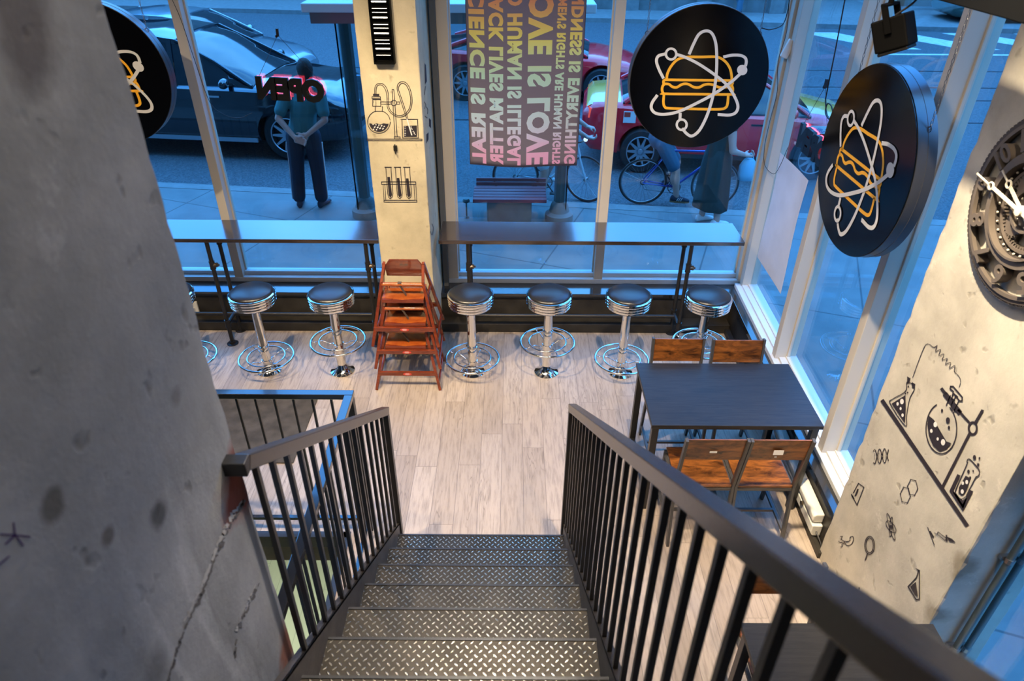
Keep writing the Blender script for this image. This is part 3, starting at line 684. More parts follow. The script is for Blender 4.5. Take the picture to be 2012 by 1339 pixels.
sR([(328,1178),(320,1240),(305,1275)], 2.0, mp=r3); sR([(320,1250),(342,1268)], 1.6, mp=r3); d.disc(r3([(328,1176)])[0], 1.8, FR, 8); d.disc(r3([(338,1252)])[0], 1.6, FR, 8); small('molecule_drawing')

# purple pen mark and the cracks on the grey column
MV = mat('purple_pen', (.06,.015,.11), .7); MC1 = mat('crack_dark', (.13,.12,.115), .85); MC2 = mat('crack_light', (.52,.50,.47), .8)
FL = fX(-.6885); d = MB()
for a_ in (.15, 1.0, 2.3, 3.2, 4.6):
    p_ = [(30, 1052), (30 + 29*math.cos(a_), 1052 + 24*math.sin(a_))]; d.stroke([Vector((*q, 0)) for q in p_], 3.2, FL)
d.stroke([Vector((*q, 0)) for q in ((-4, 1112), (18, 1094))], 3.0, FL); obj('pen_mark', d, MV, col_left)
rq = random.Random(4)
def crack(pts, w, m, nm):
    d = MB(); q = spline([Vector((*p, 0)) for p in pts], 7)
    for i in range(len(q)-1):
        if rq.random() < .22: continue
        a, b = q[i], q[i+1]; j = lambda: Vector((rq.uniform(-3, 3), rq.uniform(-3, 3), 0)); d.stroke([a + j()*.5, (a+b)/2 + j(), b + j()*.5], w*rq.uniform(.35, 1.3), FL)
    obj(nm, d, m, col_left)
crack([(482,985),(455,1030),(430,1082),(400,1160),(368,1225),(345,1290),(330,1339)], 5, MC1, 'crack'); crack([(476,985),(448,1030),(424,1080),(395,1155),(362,1222)], 5, MC2, 'crack')
crack([(508,1148),(490,1190),(468,1240),(462,1300)], 4, MC1, 'crack'); crack([(502,1150),(484,1192),(462,1240)], 3, MC2, 'crack')

# conduits on the near face of the right column
t_ = thing('wall_conduit', 'grey green conduit running down the shaded face of the right concrete column', 'pipe', (1.99, 1.812, 0))
obj('conduit_pipe', MB().tube([(0,0,0),(0,0,CEIL)], .014, 10), M['post'], t_, smooth='auto')
for z in (.5, 1.1, 1.7, 2.4): obj('clamp', MB().tube([(0,0,z-.012),(0,0,z+.012)], .018, 10).box(-.03,.03,.008,.026,z-.01,z+.01), M['hubmetal'], t_)
t2 = copy_tree(t_); t2.location = (2.04, 1.812, 0); t2['label'] = 'outer grey green conduit beside its twin, nearer the window, on the right column'

# ================================================================== STAIRS
SX0, SX1, SY0, RISE, RUN = -.645, .31, 2.711, .182, .2502
st = thing('staircase', 'black steel staircase with worn diamond plate treads going down to the plank floor', 'staircase', (0, 0, 0))
for k in range(1, 13):
    y1 = SY0 - RUN*(k-1); z = RISE*k; y0 = y1 - RUN - .012
    t = MB(); t.box(SX0, SX1, y0, y1, z-.005, z); t.box(SX0, SX1, y1-.005, y1, z-.042, z-.005); t.box(SX0, SX1, y0, y0+.005, z-.03, z-.005)
    to = obj('tread', t, M['plate'], st); obj('nosing_shade_strip', MB().box(SX0, SX1, y1-.006, y1+.004, z-.042, z+.003), M['blacksteel'], to)  # black strip stands in for the bent lip and its shadow line
def nose(y): return RISE + (SY0 - y)*RISE/RUN
for x0, x1, fl in ((-.675, -.645, -1), (.31, .34, 1)):
    s = MB(); yA, yB = 2.80, -.52
    x0_, x1_ = (x0-.008, x1) if fl < 0 else (x0, x1+.008)
    prof = [(yA, 0), (yA, nose(yA)+.075), (yB, nose(yB)+.075), (yB, nose(yB)-.22), (2.42, 0)]
    s.prism(prof, lambda p: (x1 if fl < 0 else x0, p[0], p[1]), lambda p: ((x1-.008) if fl < 0 else (x0+.008), p[0], p[1]))
    topf = [(yA, nose(yA)+.075), (yB, nose(yB)+.075), (yB, nose(yB)+.065), (yA, nose(yA)+.065)]
    s.prism(topf, lambda p: (x0, p[0], p[1]), lambda p: (x1, p[0], p[1]))
    botf = [(yB, nose(yB)-.22), (2.42, 0), (2.42, .01), (yB, nose(yB)-.21)]
    s.prism(botf, lambda p: (x0, p[0], p[1]), lambda p: (x1, p[0], p[1]))
    obj('stringer', s, M['stringer'], st)
RL = {-1: (1.041, .718), 1: (1.070, .709)}; RS = [-1]
def RAILZ(y): a, b = RL[RS[0]]; return a + (2.79 - y)*b
def stair_rail(name, label, x, yend, nb):
    r = thing(name, label, 'railing', (x, 2.78, 0))
    def L(y, z): return (0, y-2.78, z)
    obj('post', MB().box(-.02, .02, -.02, .02, .10, RAILZ(2.78)-.02), M['blacksteel'], r, bevel=.003)
    obj('top_rail', MB().bar(L(2.80, RAILZ(2.80)), L(yend, RAILZ(yend)), .042, .042), M['railpaint'], r, bevel=.004)
    b0 = None
    for k in range(nb):
        y = 2.695 - .1*k
        obj('baluster', MB().box(-.0075, .0075, y-2.78-.0075, y-2.78+.0075, nose(y)+.07, RAILZ(y)-.015), M['blacksteel'], r)
    return r
rl = stair_rail('stair_railing', 'black railing on the left side of the stairs, ending in the grey concrete column', -.655, 1.235, 15)
q = MB(); q.box(-.060, .020, -1.572, -1.535, 2.135, 2.177); obj('wall_bracket', q, M['blacksteel'], rl, bevel=.003)
RS[0] = 1
rr = stair_rail('stair_railing', 'long black railing climbing the right side of the stairs towards the viewer', .32, -.5, 32)

# railing round the stairwell opening
wr_ = thing('well_railing', 'low black railing round the floor opening left of the stairs', 'railing', (-.863, 2.915, 0))
g = MB(); g.box(-2.75, .022, -.022, .022, 1.03, 1.064); g.box(-.022, .022, -2.6, -.0221, 1.03, 1.064); obj('top_rail', g, M['railpaint_g'] if 'railpaint_g' in M else M['ledge'], wr_, bevel=.003)
g = MB(); g.box(-2.75, .0, -.012, .012, .085, .105); g.box(-.012, .012, -2.6, -.0121, .085, .105); obj('bottom_rail', g, M['ledge'], wr_)
for (x, y) in ((0, 0), (-2.73, 0), (0, -2.0)): obj('post', MB().box(x-.019, x+.019, y-.019, y+.019, 0, 1.03), M['blacksteel'], wr_)
k = 0
for i in range(1, 27): obj('baluster', MB().box(-.102*i-.006, -.102*i+.006, -.006, .006, .1, 1.035), M['blacksteel'], wr_)
for i in range(1, 25): 
    if i != 20: obj('baluster', MB().box(-.006, .006, -.102*i-.006, -.102*i+.006, .1, 1.035), M['blacksteel'], wr_)
obj('wall_strip', MB().box(-2.75, -.02, .0225, .05, 1.02, 1.05), M['alu_d'], wr_) if False else None

tag(obj('door_mat', MB().box(-3.4, -1.49, 3.48, 4.21, .0005, .011), M['mat'], bevel=.004), 'dark brown carpet mat on the plank floor behind the low well railing', 'mat')

# ================================================================== BAR COUNTERS
def bar_counter(name, label, x0, x1, legs, y0=4.93, y1=5.30):
    t = thing(name, label, 'counter', ((x0+x1)/2, 5.1, 0), 0, 'narrow bar counters along the front windows'); cx = (x0+x1)/2
    obj('counter_top', MB().box(x0-cx, x1-cx, y0-5.1, y1-5.1, .968, 1.0), M['counter'], t, bevel=.003)
    hs = []
    for lx in legs:
        for yy in (4.955, 5.17):
            l = MB(); X = lx-cx; Y = yy-5.1
            l.tube([(X, Y, .004), (X, Y, .966)], .0165, 12)
            l.lathe([(.048, .0), (.048, .006), (.026, .010), (.024, .028), (.0165, .03)], 20, Matrix.Translation((X, Y, 0)))
            for z in (.205, .76 if yy < 5 else .88):
                l.tube([(X, Y, z-.035), (X, Y, z-.028), (X, Y, z-.0279), (X, Y, z+.0279), (X, Y, z+.028), (X, Y, z+.035)], [.0235, .0235, .0215, .0215, .0235, .0235], 12)
            lo = obj('pipe_leg', l, M['pipe'], t, smooth='auto')
            z = .76 if yy < 5 else .88
            f = MB(); f.tube([(X, Y, z), (X+.032, Y, z)], .0185, 10); f.tube([(X+.032, Y, z), (X+.042, Y, z)], .0205, 8); f.tube([(X+.042, Y, z), (X+.056, Y, z)], .009, 6); obj('pipe_plug', f, M['brass'] if yy < 5 else M['pipe'], lo)
        obj('cross_pipe', MB().tube([(lx-cx, 4.955-5.1, .205), (lx-cx, 5.17-5.1, .205)], .0165, 10), M['pipe'], t, smooth='auto')
    obj('foot_pipe', MB().tube([(min(legs)-cx, 5.11-5.1, .205), (max(legs)-cx, 5.11-5.1, .205)], .0165, 12), M['pipe'], t, smooth='auto')
    return t
bar_counter('bar_counter', 'dark wooden bar counter on iron pipe legs, left of the front concrete column', -5.2, -1.045, (-4.6, -2.405, -1.155))
bar_counter('bar_counter', 'dark wooden bar counter on iron pipe legs, between the front column and the window corner', -.575, 1.825, (-.345, 1.42))

# ================================================================== STOOLS
def make_stool(ringz):
    t = thing('bar_stool', None, 'stool', (0, 0, 0))
    obj('seat', MB().lathe([(0, .768), (.06, .766), (.11, .760), (.145, .750), (.160, .740), (.163, .730), (.155, .722), (0, .722)], 48), M['vinyl'], t, smooth=True)
    pr = [(.150, .731), (.169, .731)]
    z = .729
    for k in range(4): pr += [(.1755-.0015*k, z-.003), (.1755-.0015*k, z-.013), (.163-.0015*k, z-.0165), (.163-.0015*k, z-.0205)]; z -= .0235
    pr += [(.160, z), (.10, z-.006), (.036, z-.008), (0, z-.008)]
    obj('chrome_band', MB().lathe(pr, 48), M['chrome'], t, smooth='auto')
    obj('pedestal', MB().lathe([(.036, .035), (.036, ringz-.03), (.041, ringz-.028), (.041, ringz-.02), (.036, ringz-.018), (.036, ringz+.10), (.041, ringz+.102), (.041, ringz+.112), (.036, ringz+.114), (.034, .632)], 28), M['chrome'], t, smooth='auto')
    obj('base', MB().lathe([(.097, 0), (.097, .006), (.080, .016), (.056, .034), (.042, .058), (.036, .075)], 40), M['chrome'], t, smooth='auto')
    fr = obj('foot_ring', MB().torus((0,0,ringz), .213, .0095, n=56, m=10), M['chrome'], t, smooth=True)
    obj('inner_ring', MB().torus((0,0,ringz+.004), .147, .007, n=48, m=10), M['chrome'], fr, smooth=True)
    for k in range(4):
        a = k*PI/2 + PI/4; c, s_ = math.cos(a), math.sin(a)
        pts = [Vector((c*r, s_*r, ringz + h)) for r, h in ((.036, -.022), (.06, -.030), (.085, -.018), (.11, -.006), (.147, -.004), (.175, -.016), (.195, -.012), (.208, -.002))]
        obj('spoke', MB().tube(spline(pts, 3), .0055, 8), M['chrome'], fr, smooth=True)
    return t
low = make_stool(.135); high = make_stool(.295); used = set()
stools = [
  (-2.60, 4.565, low, .17, 'black chrome-banded diner stool half hidden behind the grey column, leftmost of the row', .9),
  (-1.975, 4.565, low, .0, 'black chrome-banded diner stool next to the left pipe legs of the left counter', .0),
  (-1.375, 4.565, high, -.07, 'black chrome-banded diner stool nearest the left side of the red high chairs', .8),
  (-.312, 4.565, low, 0, 'black chrome-banded diner stool just right of the red high chairs', .3),
  (.288, 4.565, high, 0, 'black chrome-banded diner stool with its foot ring set high, second right of the high chairs', 1.2),
  (.893, 4.565, low, 0, 'black chrome-banded diner stool left of the black table and its wooden chairs', .5),
  (1.50, 4.56, high, 0, 'black chrome-banded diner stool in the window corner, base hidden behind two wooden chair backs', .1)]
for (x, y, src, dz, lab, rz) in stools:
    if id(src) not in used: used.add(id(src)); o = src
    else: o = copy_tree(src)
    o.location = (x, y, 0); o.rotation_euler = (0, 0, rz); o['label'] = lab; o['group'] = 'diner stools along the bar counters'

# ================================================================== TABLES AND CHAIRS
def make_table(w, l, h=.7165):
    t = thing('dining_table', None, 'table')
    obj('table_top', MB().box(-w/2, w/2, -l/2, l/2, h-.026, h), M['table'], t, bevel=.002)
    for sx in (-1, 1):
        for sy in (-1, 1):
            x = sx*(w/2-.03); y = sy*(l/2-.04)
            obj('leg', MB().box(x-.02, x+.02, y-.02, y+.02, 0, h-.027), M['tablemetal'], t, bevel=.002)
    f = MB(); zz = h-.05
    for sx in (-1, 1): f.box(sx*(w/2-.03)-.015, sx*(w/2-.03)+.015, -l/2+.061, l/2-.061, zz, h-.027)
    f.box(-w/2+.051, w/2-.051, -l/2+.025, -l/2+.055, zz, h-.027); f.box(-w/2+.051, w/2-.051, l/2-.055, l/2-.025, zz, h-.027)
    obj('apron', f, M['tablemetal'], t)
    g = MB(); 
    for sx in (-1, 1): g.box(sx*(w/2-.03)-.015, sx*(w/2-.03)+.015, -l/2+.061, l/2-.061, .09, .12)
    g.box(-w/2+.046, w/2-.046, -.015, .015, .09, .12)
    obj('stretcher', g, M['tablemetal'], t)
    return t
tb = make_table(1.0, .625); tb.location = (1.320, 3.38, 0); tb['label'] = 'black rectangular dining table on square metal legs beside the right window ledge'; tb['group'] = 'black dining tables'
tb2 = make_table(.82, .625); tb2.location = (1.395, 1.475, 0); tb2['label'] = 'dark dining table seen under the right stair railing, at the bottom edge'; tb2['group'] = 'black dining tables'
def make_chair():
    t = thing('dining_chair', None, 'chair')
    obj('seat', MB().box(-.158, .158, -.125, .20, .428, .446), M['rustic'], t, bevel=.002)
    obj('backrest', MB().prism([(-.148, .676), (-.158, .676), (-.178, .838), (-.168, .838)], lambda p: (-.158, p[0], p[1]), lambda p: (.158, p[0], p[1])), M['rustic'], t, bevel=.002)
    for s in (-1, 1):
        x = s*.1665
        obj('rear_leg', MB().bar((x, -.185, 0), (x, -.118, .44), .016, .032, (0,1,0)), M['chairmetal'], t, bevel=.0015)
        obj('back_post', MB().bar((x, -.118, .432), (x, -.180, .842), .016, .030, (0,1,0)), M['chairmetal'], t, bevel=.0015)
        obj('front_leg', MB().bar((x, .200, 0), (x, .165, .44), .016, .030, (0,1,0)), M['chairmetal'], t, bevel=.0015)
    g = MB()
    h_ = MB()
    for s in (-1, 1): g.bar((s*.1665, -.125, .418), (s*.1665, .18, .418), .016, .018); h_.bar((s*.1665, -.165, .10), (s*.1665, .185, .10), .016, .018)
    g.bar((-.158, -.12, .415), (.158, -.12, .415), .016, .018); g.bar((-.158, .165, .415), (.158, .165, .415), .016, .018); h_.bar((-.158, .01, .10), (.158, .01, .10), .016, .018)
    obj('stretcher', h_, M['chairmetal'], t)
    obj('seat_frame', g, M['chairmetal'], t)
    return t
ch = make_chair()
chairs = [((1.118, 2.985), 0, 'left wooden chair of the pair on the near side of the black table'),
          ((1.470, 2.985), 0, 'wooden chair with a pale sticker behind its back, nearest the white heater'),
          ((1.105, 3.625), PI, 'wooden chair on the far side of the table, left one, facing the stairs'),
          ((1.500, 3.615), PI, 'wooden chair on the far side of the table, nearer the window corner'),
          ((1.225, 1.812), PI, 'wooden chair glimpsed under the right stair railing, pushed to the nearer table')]
cobjs = []
for i, ((x, y), rz, lab) in enumerate(chairs):
    o = ch if i == 0 else copy_tree(ch)
    o.location = (x, y, 0); o.rotation_euler = (0, 0, rz); o['label'] = lab; o['group'] = 'rustic wood and metal dining chairs'; cobjs.append(o)
obj('sticker', MB().box(-.035, .02, -.1805, -.1795, .735, .768, ), M['sticker_white'], cobjs[1])
obj('sticker', MB().box(-.02, -.008, -.176, -.174, .712, .719), M['sticker_white'], cobjs[1])
obj('sticker', MB().box(-.03, .01, -.1775, -.1765, .744, .756), M['sticker_white'], cobjs[0])

# ================================================================== HIGH CHAIRS (stack of three)
def make_highchair():
    t = thing('high_chair', None, 'high chair')
    def P(s, w, y, z): return (s*w, y, z)
    fl = lambda z: (.25 - (.10)*z/.49)      # half width at height z
    for s in (-1, 1):
        g = MB(); g.bar(P(s, .25, 0, 0), P(s, .152, .10, .50), .022, .026, (0,1,0)); obj('front_leg', g, M['cherry'], t, bevel=.003)
        g = MB(); g.bar(P(s, .25, .40, 0), P(s, .145, .22, .60), .022, .026, (0,1,0)); obj('rear_leg', g, M['cherry'], t, bevel=.003)
        g = MB(); g.bar(P(s, .152, .10, .493), P(s, .143, .225, .585), .022, .026); obj('arm_rail', g, M['cherry'], t, bevel=.003)
        obj('side_stretcher', MB().bar(P(s, .24, .03, .04), P(s, .238, .375, .055), .016, .03), M['cherry'], t, bevel=.003)
        obj('side_rail', MB().bar(P(s, .175, .07, .375), P(s, .178, .285, .375), .018, .03), M['cherry'], t, bevel=.003)
    g = MB(); g.bar((-.226, .022, .143), (.226, .022, .143), .018, .036); o = obj('front_stretcher', g, M['cherry'], t, bevel=.003)
    s = MB(); s.disc((0, 0), .034, lambda p: Vector((p.x, .0125, .143 + p.y)), 24, .012); obj('sticker', s, M['sticker_red'], o)
    s = MB()
    for k in range(3): s.stroke([(-.018+.004*abs(k-1), -.005+.005*k), (.018-.004*abs(k-1), -.005+.005*k)], .0022, lambda p: Vector((p.x, .0119, .143 + p.y)))
    obj('sticker_print', s, M['sticker_white'], o)
    obj('rear_stretcher', MB().bar((-.215, .345, .17), (.215, .345, .17), .018, .034), M['cherry'], t, bevel=.003)
    obj('front_bar', MB().tube([(-.15, .098, .484), (.15, .098, .484)], .015, 12), M['cherryseat'], t, smooth='auto')
    # seat with a scooped front edge
    n = 16; top = [(-.155 + .31*k/n, .055 + .012*math.cos(2*PI*k/n)) for k in range(n+1)] + [(.150, .285), (-.150, .285)]
    obj('seat', MB().prism(top, lambda p: (p[0], p[1], .372), lambda p: (p[0], p[1], .388)), M['cherryseat'], t, bevel=.003)
    obj('seat_front', MB().bar((-.155, .052, .372), (.155, .052, .372), .018, .03), M['cherry'], t, bevel=.003)
    prof = [(-.140, .47), (.140, .47), (.145, .56), (.105, .625), (-.105, .625), (-.145, .56)]
    ya = lambda z: .262 - (z-.47)*.25
    obj('backrest', MB().prism(prof, lambda p: (p[0], ya(p[1])-.008, p[1]), lambda p: (p[0], ya(p[1])+.008, p[1])), M['cherry'], t, bevel=.004)
    g = MB(); g.bar((-.02, .098, .498), (-.02, .085, .485), .028, .004); g.bar((-.018, .083, .484), (.022, .10, .392), .024, .003, (1,0,0)); g.box(-.034, -.006, .083, .113, .4975, .5)
    obj('strap', g, M['strap'], t)
    g = MB(); g.stroke([(-.028, 0), (-.01, .004), (0, .010), (.01, .004), (.028, 0)], .004, lambda p: Vector((p.x, ya(.585)-.0095, .585 + p.y))); g.stroke([(-.028, -.004), (.028, -.004)], .006, lambda p: Vector((p.x, ya(.58)-.0095, .582 + p.y)))
    obj('carved_mark', g, M['strap'], t)
    return t
hc = make_highchair(); hlabs = ['red-brown wooden high chair standing on the floor, bottom of the stack of three', 'red-brown wooden high chair in the middle of the stack of three', 'red-brown wooden high chair on top of the stack, with its backrest fully showing']
for i in range(3):
    o = hc if i == 0 else copy_tree(hc)
    o.location = (-.800 + (-.006, .004, .0)[i], 4.318 + .012*i, .197*i); o.rotation_euler = (0, 0, (.0, .01, -.005)[i]); o['label'] = hlabs[i]; o['group'] = 'stacked red-brown high chairs'

# ================================================================== HEATER, OUTLET
h = thing('baseboard_heater', 'long white electric heater fixed low on the black board under the right window', 'heater')
rw(h)
obj('casing', MB().prism([(-.118, .19), (-.118, .26), (-.165, .26), (-.185, .245), (-.185, .21), (-.170, .19)], lambda p: (p[0], -2.58, p[1]-.04), lambda p: (p[0], -1.72, p[1]-.04)), M['heater'], h, bevel=.008)
obj('front_panel', MB().prism([(-.118, .145), (-.118, .06), (-.165, .06), (-.182, .09), (-.182, .145)], lambda p: (p[0], -2.60, p[1]), lambda p: (p[0], -1.70, p[1])), M['heater'], h, bevel=.006)
obj('knob', MB().tube([(-.184, -2.42, .15), (-.196, -2.42, .15)], .014, 12), M['brass'], h)
obj('cord', MB().tube(spline([(-.15, -2.60, .10), (-.14, -2.64, .08), (-.13, -2.68, .05), (-.125, -2.70, .01)], 4), .004, 6), M['cable'], h)
w = thing('wall_outlet', 'white power outlet box on the black board at the far left, behind a stool', 'outlet', (-2.83, 5.276, .16))
obj('plate', MB().box(-.045, .045, -.012, .008, -.07, .07), M['heater'], w, bevel=.004); obj('plug', MB().box(-.018, .02, -.035, -.012, -.03, .02), M['heater'], w, bevel=.004)

# ================================================================== ROUND SIGNS
LOGO_C, LOGO_R = (622, 676), 597.
ORANGE = [([(345,675),(352,625),(385,560),(440,505),(520,485),(640,484),(770,484),(840,520),(882,580),(896,640),(898,678)], False, 1),
  ([(335,678),(885,684)], False, 0),
  ([(345,675),(322,684),(318,702),(322,718),(312,730),(306,760),(315,790),(335,797),(600,800),(885,802),(902,790),(906,750),(898,722),(905,705),(900,680)], False, 1),
  ([(330,712),(365,716),(395,738),(430,742),(465,722),(500,712),(535,718),(575,740),(620,742),(660,722),(700,715),(745,722),(790,742),(840,742),(890,728)], False, 1),
  ([(322,805),(318,870),(330,908),(370,920),(600,926),(790,928),(845,915),(862,880),(868,810)], False, 1)]
WHITE = [([(538,455),(575,370),(620,290),(680,262),(730,285),(762,370),(770,500),(765,640),(745,780),(715,900),(675,1010),(620,1110),(560,1155),(515,1135),(480,1095)], False, 1),
  ([(458,1010),(460,965)], False, 0),
  ([(315,660),(280,590),(258,520),(275,475),(330,458)], False, 1),
  ([(430,462),(500,485),(620,545),(760,640),(850,715),(910,800),(948,890),(935,950),(880,976),(785,972)], False, 1),
  ([(832,482),(900,468),(970,470),(1010,490),(1020,520),(1015,555)], False, 1),
  ([(960,635),(880,705),(740,800),(600,875),(450,945),(330,970),(250,960),(215,920),(222,870),(262,812)], False, 1)]
def make_sign():
    t = thing('round_sign', None, 'sign')
    R = .468
    obj('sign_face', MB().lathe([(0, 0), (R-.004, 0), (R-.004, .012), (0, .012)], 72, Matrix.Rotation(PI/2, 4, 'X') @ Matrix.Translation((0,0,-.006))), M['signblack'], t, smooth='auto')
    obj('sign_rim', MB().lathe([(R-.004, .0), (R, .0), (R, -.044), (R+.0015, -.045), (R+.0015, -.050), (R, -.051), (R, -.088), (0, -.088), (0, -.08), (R-.004, -.08)], 72, Matrix.Rotation(PI/2, 4, 'X')), M['signrim'], t, smooth='auto')
    def f(dy):
        def g_(p):
            q = at(1230 + p.x/4.32, p.y/4.32, Y=4.887); return Vector((q.x-1.262, dy, q.z-2.228))
        return g_
    g = MB()
    for pts, c, s in ORANGE: g.stroke(spline([(*p, 0) for p in pts], 5) if s else [Vector((*p, 0)) for p in pts], 22, f(-.0075))
    obj('burger_emblem', g, M['orange_v'], t)
    g = MB()
    for iw, (pts, c, s) in enumerate(WHITE): g.stroke(spline([(*p, 0) for p in pts], 6) if s else [Vector((*p, 0)) for p in pts], 25, f(-.0088 - .0004*iw))
    for (cx_, cy_, r) in ((382, 458, 44), (472, 1058, 42)):
        g.stroke([(cx_ + r*math.cos(a), cy_ + r*math.sin(a)*1.05) for a in np.linspace(0, 2*PI, 33)[:-1]], 20, f(-.0115), True)
    g.disc((985, 594), 44, f(-.0115), 28)
    obj('orbit_emblem', g, M['white_v'], t)
    # chains from the rim up to the ceiling
    for s in (-1, 1):
        c = MB(); x = s*R*.80; z0 = R*.62; n = int((CEIL - 2.2 - z0)/.021)
        for k in range(n): c.torus((x, .05, z0 + .021*k), .0085, .0016, 'X' if k % 2 else 'Y', 8, 4, .6, 1.35)
        obj('chain', c, M['hubmetal'], t)
        obj('ring', MB().torus((x, .05, z0-.008), .012, .002, 'Y', 12, 5), M['cable'], t)
    return t
sg = make_sign()
for i, (loc, rz, lab) in enumerate([((1.262, 4.895, 2.228), 0, 'round black burger sign facing the room squarely, in the front window'),
        ((1.755, 3.386, 2.172), -PI/2 + .02, 'round black burger sign seen at a slant, hung before the right-hand window'),
        ((-2.80, 4.895, 2.225), 0, 'round black burger sign half hidden by the grey concrete column')]):
    o = sg if i == 0 else copy_tree(sg); o.location = loc; o.rotation_euler = (0, 0, rz); o['label'] = lab; o['group'] = 'round burger and atom signs'

# ================================================================== OPEN NEON SIGNS
def neon(label, loc, rz, W, H, tilt=0):
    t = thing('neon_sign', label, 'sign', loc, rz, 'window neon signs'); t.rotation_euler = (0, tilt, rz)
    # letters face the street (+Y): text x runs to -X
    me = text_mesh('OPEN', 1, .0, .035, 1.02, 'CENTER'); x0, x1, y0, y1 = bounds(me); 
    sx, sz = W/(x1-x0), H/(y1-y0); cx_, cy_ = (x0+x1)/2, (y0+y1)/2
    def solid(name, off, ya, yb, m, ex):
        me = text_mesh('OPEN', 1, .5, off, 1.02, 'CENTER')
        map_mesh(me, lambda c: Vector((-(c.x-cx_)*sx, ya if c.z < 0 else yb, (c.y-cy_)*sz)))
        me.flip_normals(); return obj(name, me, m, t)
    solid('letter_case', .075, 0, .028, M['neon_case'], 0)
    solid('neon_letters', .06, .034, .044, M['neon'], 0)
    c = MB()
    for k in range(9): c.box(W*.27+.012*(k % 3)-.01, W*.27+.012*(k % 3)-.004, -.001, 0, -.01-.012*(k//3), -.004-.012*(k//3))
    obj('vent_dots', c, M['brass'], t)
    g = MB(); apex = Vector((W*.02-.06, 0.02, .385))
    for s in (-1, 1): g.tube([(s*W*.47, .01, H*.45), apex], .0016, 5)
    g.box(apex.x-.008, apex.x+.008, .01, .03, .375, .43); g.box(apex.x-.016, apex.x-.004, .01, .03, .368, .385)
    obj('hanging_wire', g, M['cable'], t)
    return t
neon('red OPEN neon sign, mirrored from inside, hanging in the left front window', (-1.708, 5.475, 2.000), 0, .50, .160, .05)
neon('red OPEN neon sign seen edge on in the first right-hand window', (2.06, 4.72, 1.835), -PI/2+.0, .50, .16, .0)
# cables
tag(obj('power_cable', MB().tube(spline([at(1672,-60,X=2.0), at(1660,0,X=2.0), at(1643,90,X=2.0), at(1625,180,X=2.0), at(1622,200,X=2.0), at(1626,228,X=1.99), at(1637,236,X=1.98), at(1634,210,X=1.98), at(1626,204,X=1.98), at(1622,222,X=1.97), at(1632,236,X=1.96), at(1645,226,X=1.9), at(1660,200,X=1.86)], 6), .0042, 6), M['cable'], smooth=True), 'looped black cable hanging in the first right-hand window beside the slanted sign', 'cable')
tag(obj('sign_cable', MB().tube(spline([at(1553,-50,Y=5.38), at(1551,0,Y=5.38), at(1540,45,Y=5.38), at(1515,58,Y=5.2), at(1497,55,Y=4.98)], 6), .004, 6), M['cable'], smooth=True), 'black cable from the window corner to the frontal round sign', 'cable')
tag(obj('thin_cord', MB().tube(spline([at(1552,-30,Y=5.40), at(1546,60,Y=5.40), at(1529,120,Y=5.40), at(1527,180,Y=5.40), at(1512,240,Y=5.40), at(1502,290,Y=5.38), at(1503,325,Y=5.36), at(1520,342,Y=5.3), at(1533,325,X=2.0), at(1548,290,X=2.0)], 5), .0022, 5), M['cable'], smooth=True), 'thin black cord running down the corner window post', 'cable')
tag(obj('hanging_cord', MB().tube(spline([at(334,-10,Y=5.43), at(356,40,Y=5.43), at(383,120,Y=5.43), at(412,200,Y=5.43), at(440,225,Y=5.40), at(470,232,Y=5.38), at(495,222,Y=5.37)], 6), .0022, 5), M['cable'], smooth=True), 'thin cord drooping from the left window mullion to the neon sign', 'cable')
s = thing('window_sensor', 'small cream sensor box on the corner window post', 'sensor', at(1548, 96, Y=5.425)); s.rotation_euler = (0, .35, 0)
obj('case', MB().box(-.028, .028, -.016, .014, -.065, .065), M['heater'], s, bevel=.006)

# ================================================================== PAPER SHEET on the first right-hand window
p = MB(); n = 12
c4 = [at(1533,300,X=2.03), at(1588,355,X=2.045), at(1534,578,X=2.045), at(1490,505,X=2.03)]
rows = []
for j in range(n+1):
    row = []
    for i in range(n+1):
        u, v = i/n, j/n; q = (c4[0]*(1-u) + c4[1]*u)*(1-v) + (c4[3]*(1-u) + c4[2]*u)*v
        row.append(q + Vector((.008*math.sin(5*v+3*u) - .01*u*v, 0, 0)))
    rows.append(row)
vt = [[p.bm.verts.new(q) for q in r] for r in rows]; vb = [[p.bm.verts.new(q + Vector((.0006, 0, 0))) for q in r] for r in rows]
for j in range(n):
    for i in range(n):
        p.bm.faces.new((vt[j][i], vt[j][i+1], vt[j+1][i+1], vt[j+1][i])); p.bm.faces.new((vb[j][i], vb[j+1][i], vb[j+1][i+1], vb[j][i+1]))
tag(obj('paper_poster', p, M['paper'], smooth=True), 'blank white paper sheet hung on the first right-hand window near the corner', 'poster')

# ================================================================== SPOTLIGHT AND TRACK
t = thing('spotlight', 'black track spotlight hanging at the top right in front of the right-hand window', 'spotlight', at(1757, 62, X=1.45)); 
R0 = Matrix.Rotation(.80, 4, 'Z') @ Matrix.Rotation(-.42, 4, 'X')
def bx(w_, d_, z0, z1): 
    m = MB(); m.box(-w_, w_, -d_, d_, z0, z1, R0); return m
obj('lamp_head', bx(.056, .060, -.062, .055), M['spot'], t, bevel=.006)
obj('lamp_front', bx(.050, .054, -.075, -.0621), M['neon_case'], t, bevel=.004)
g = MB(); 
for s in (-1, 1): g.bar(R0 @ Vector((s*.062, 0, 0)), R0 @ Vector((s*.062, 0, .10)) , .008, .022)
g.bar(R0 @ Vector((-.066, 0, .10)), R0 @ Vector((.066, 0, .10)), .022, .008); g.tube([R0 @ Vector((0,0,.10)), R0 @ Vector((0,0,.10)) + Vector((0,0,.13))], .010, 10)
obj('bracket', g, M['spot'], t)
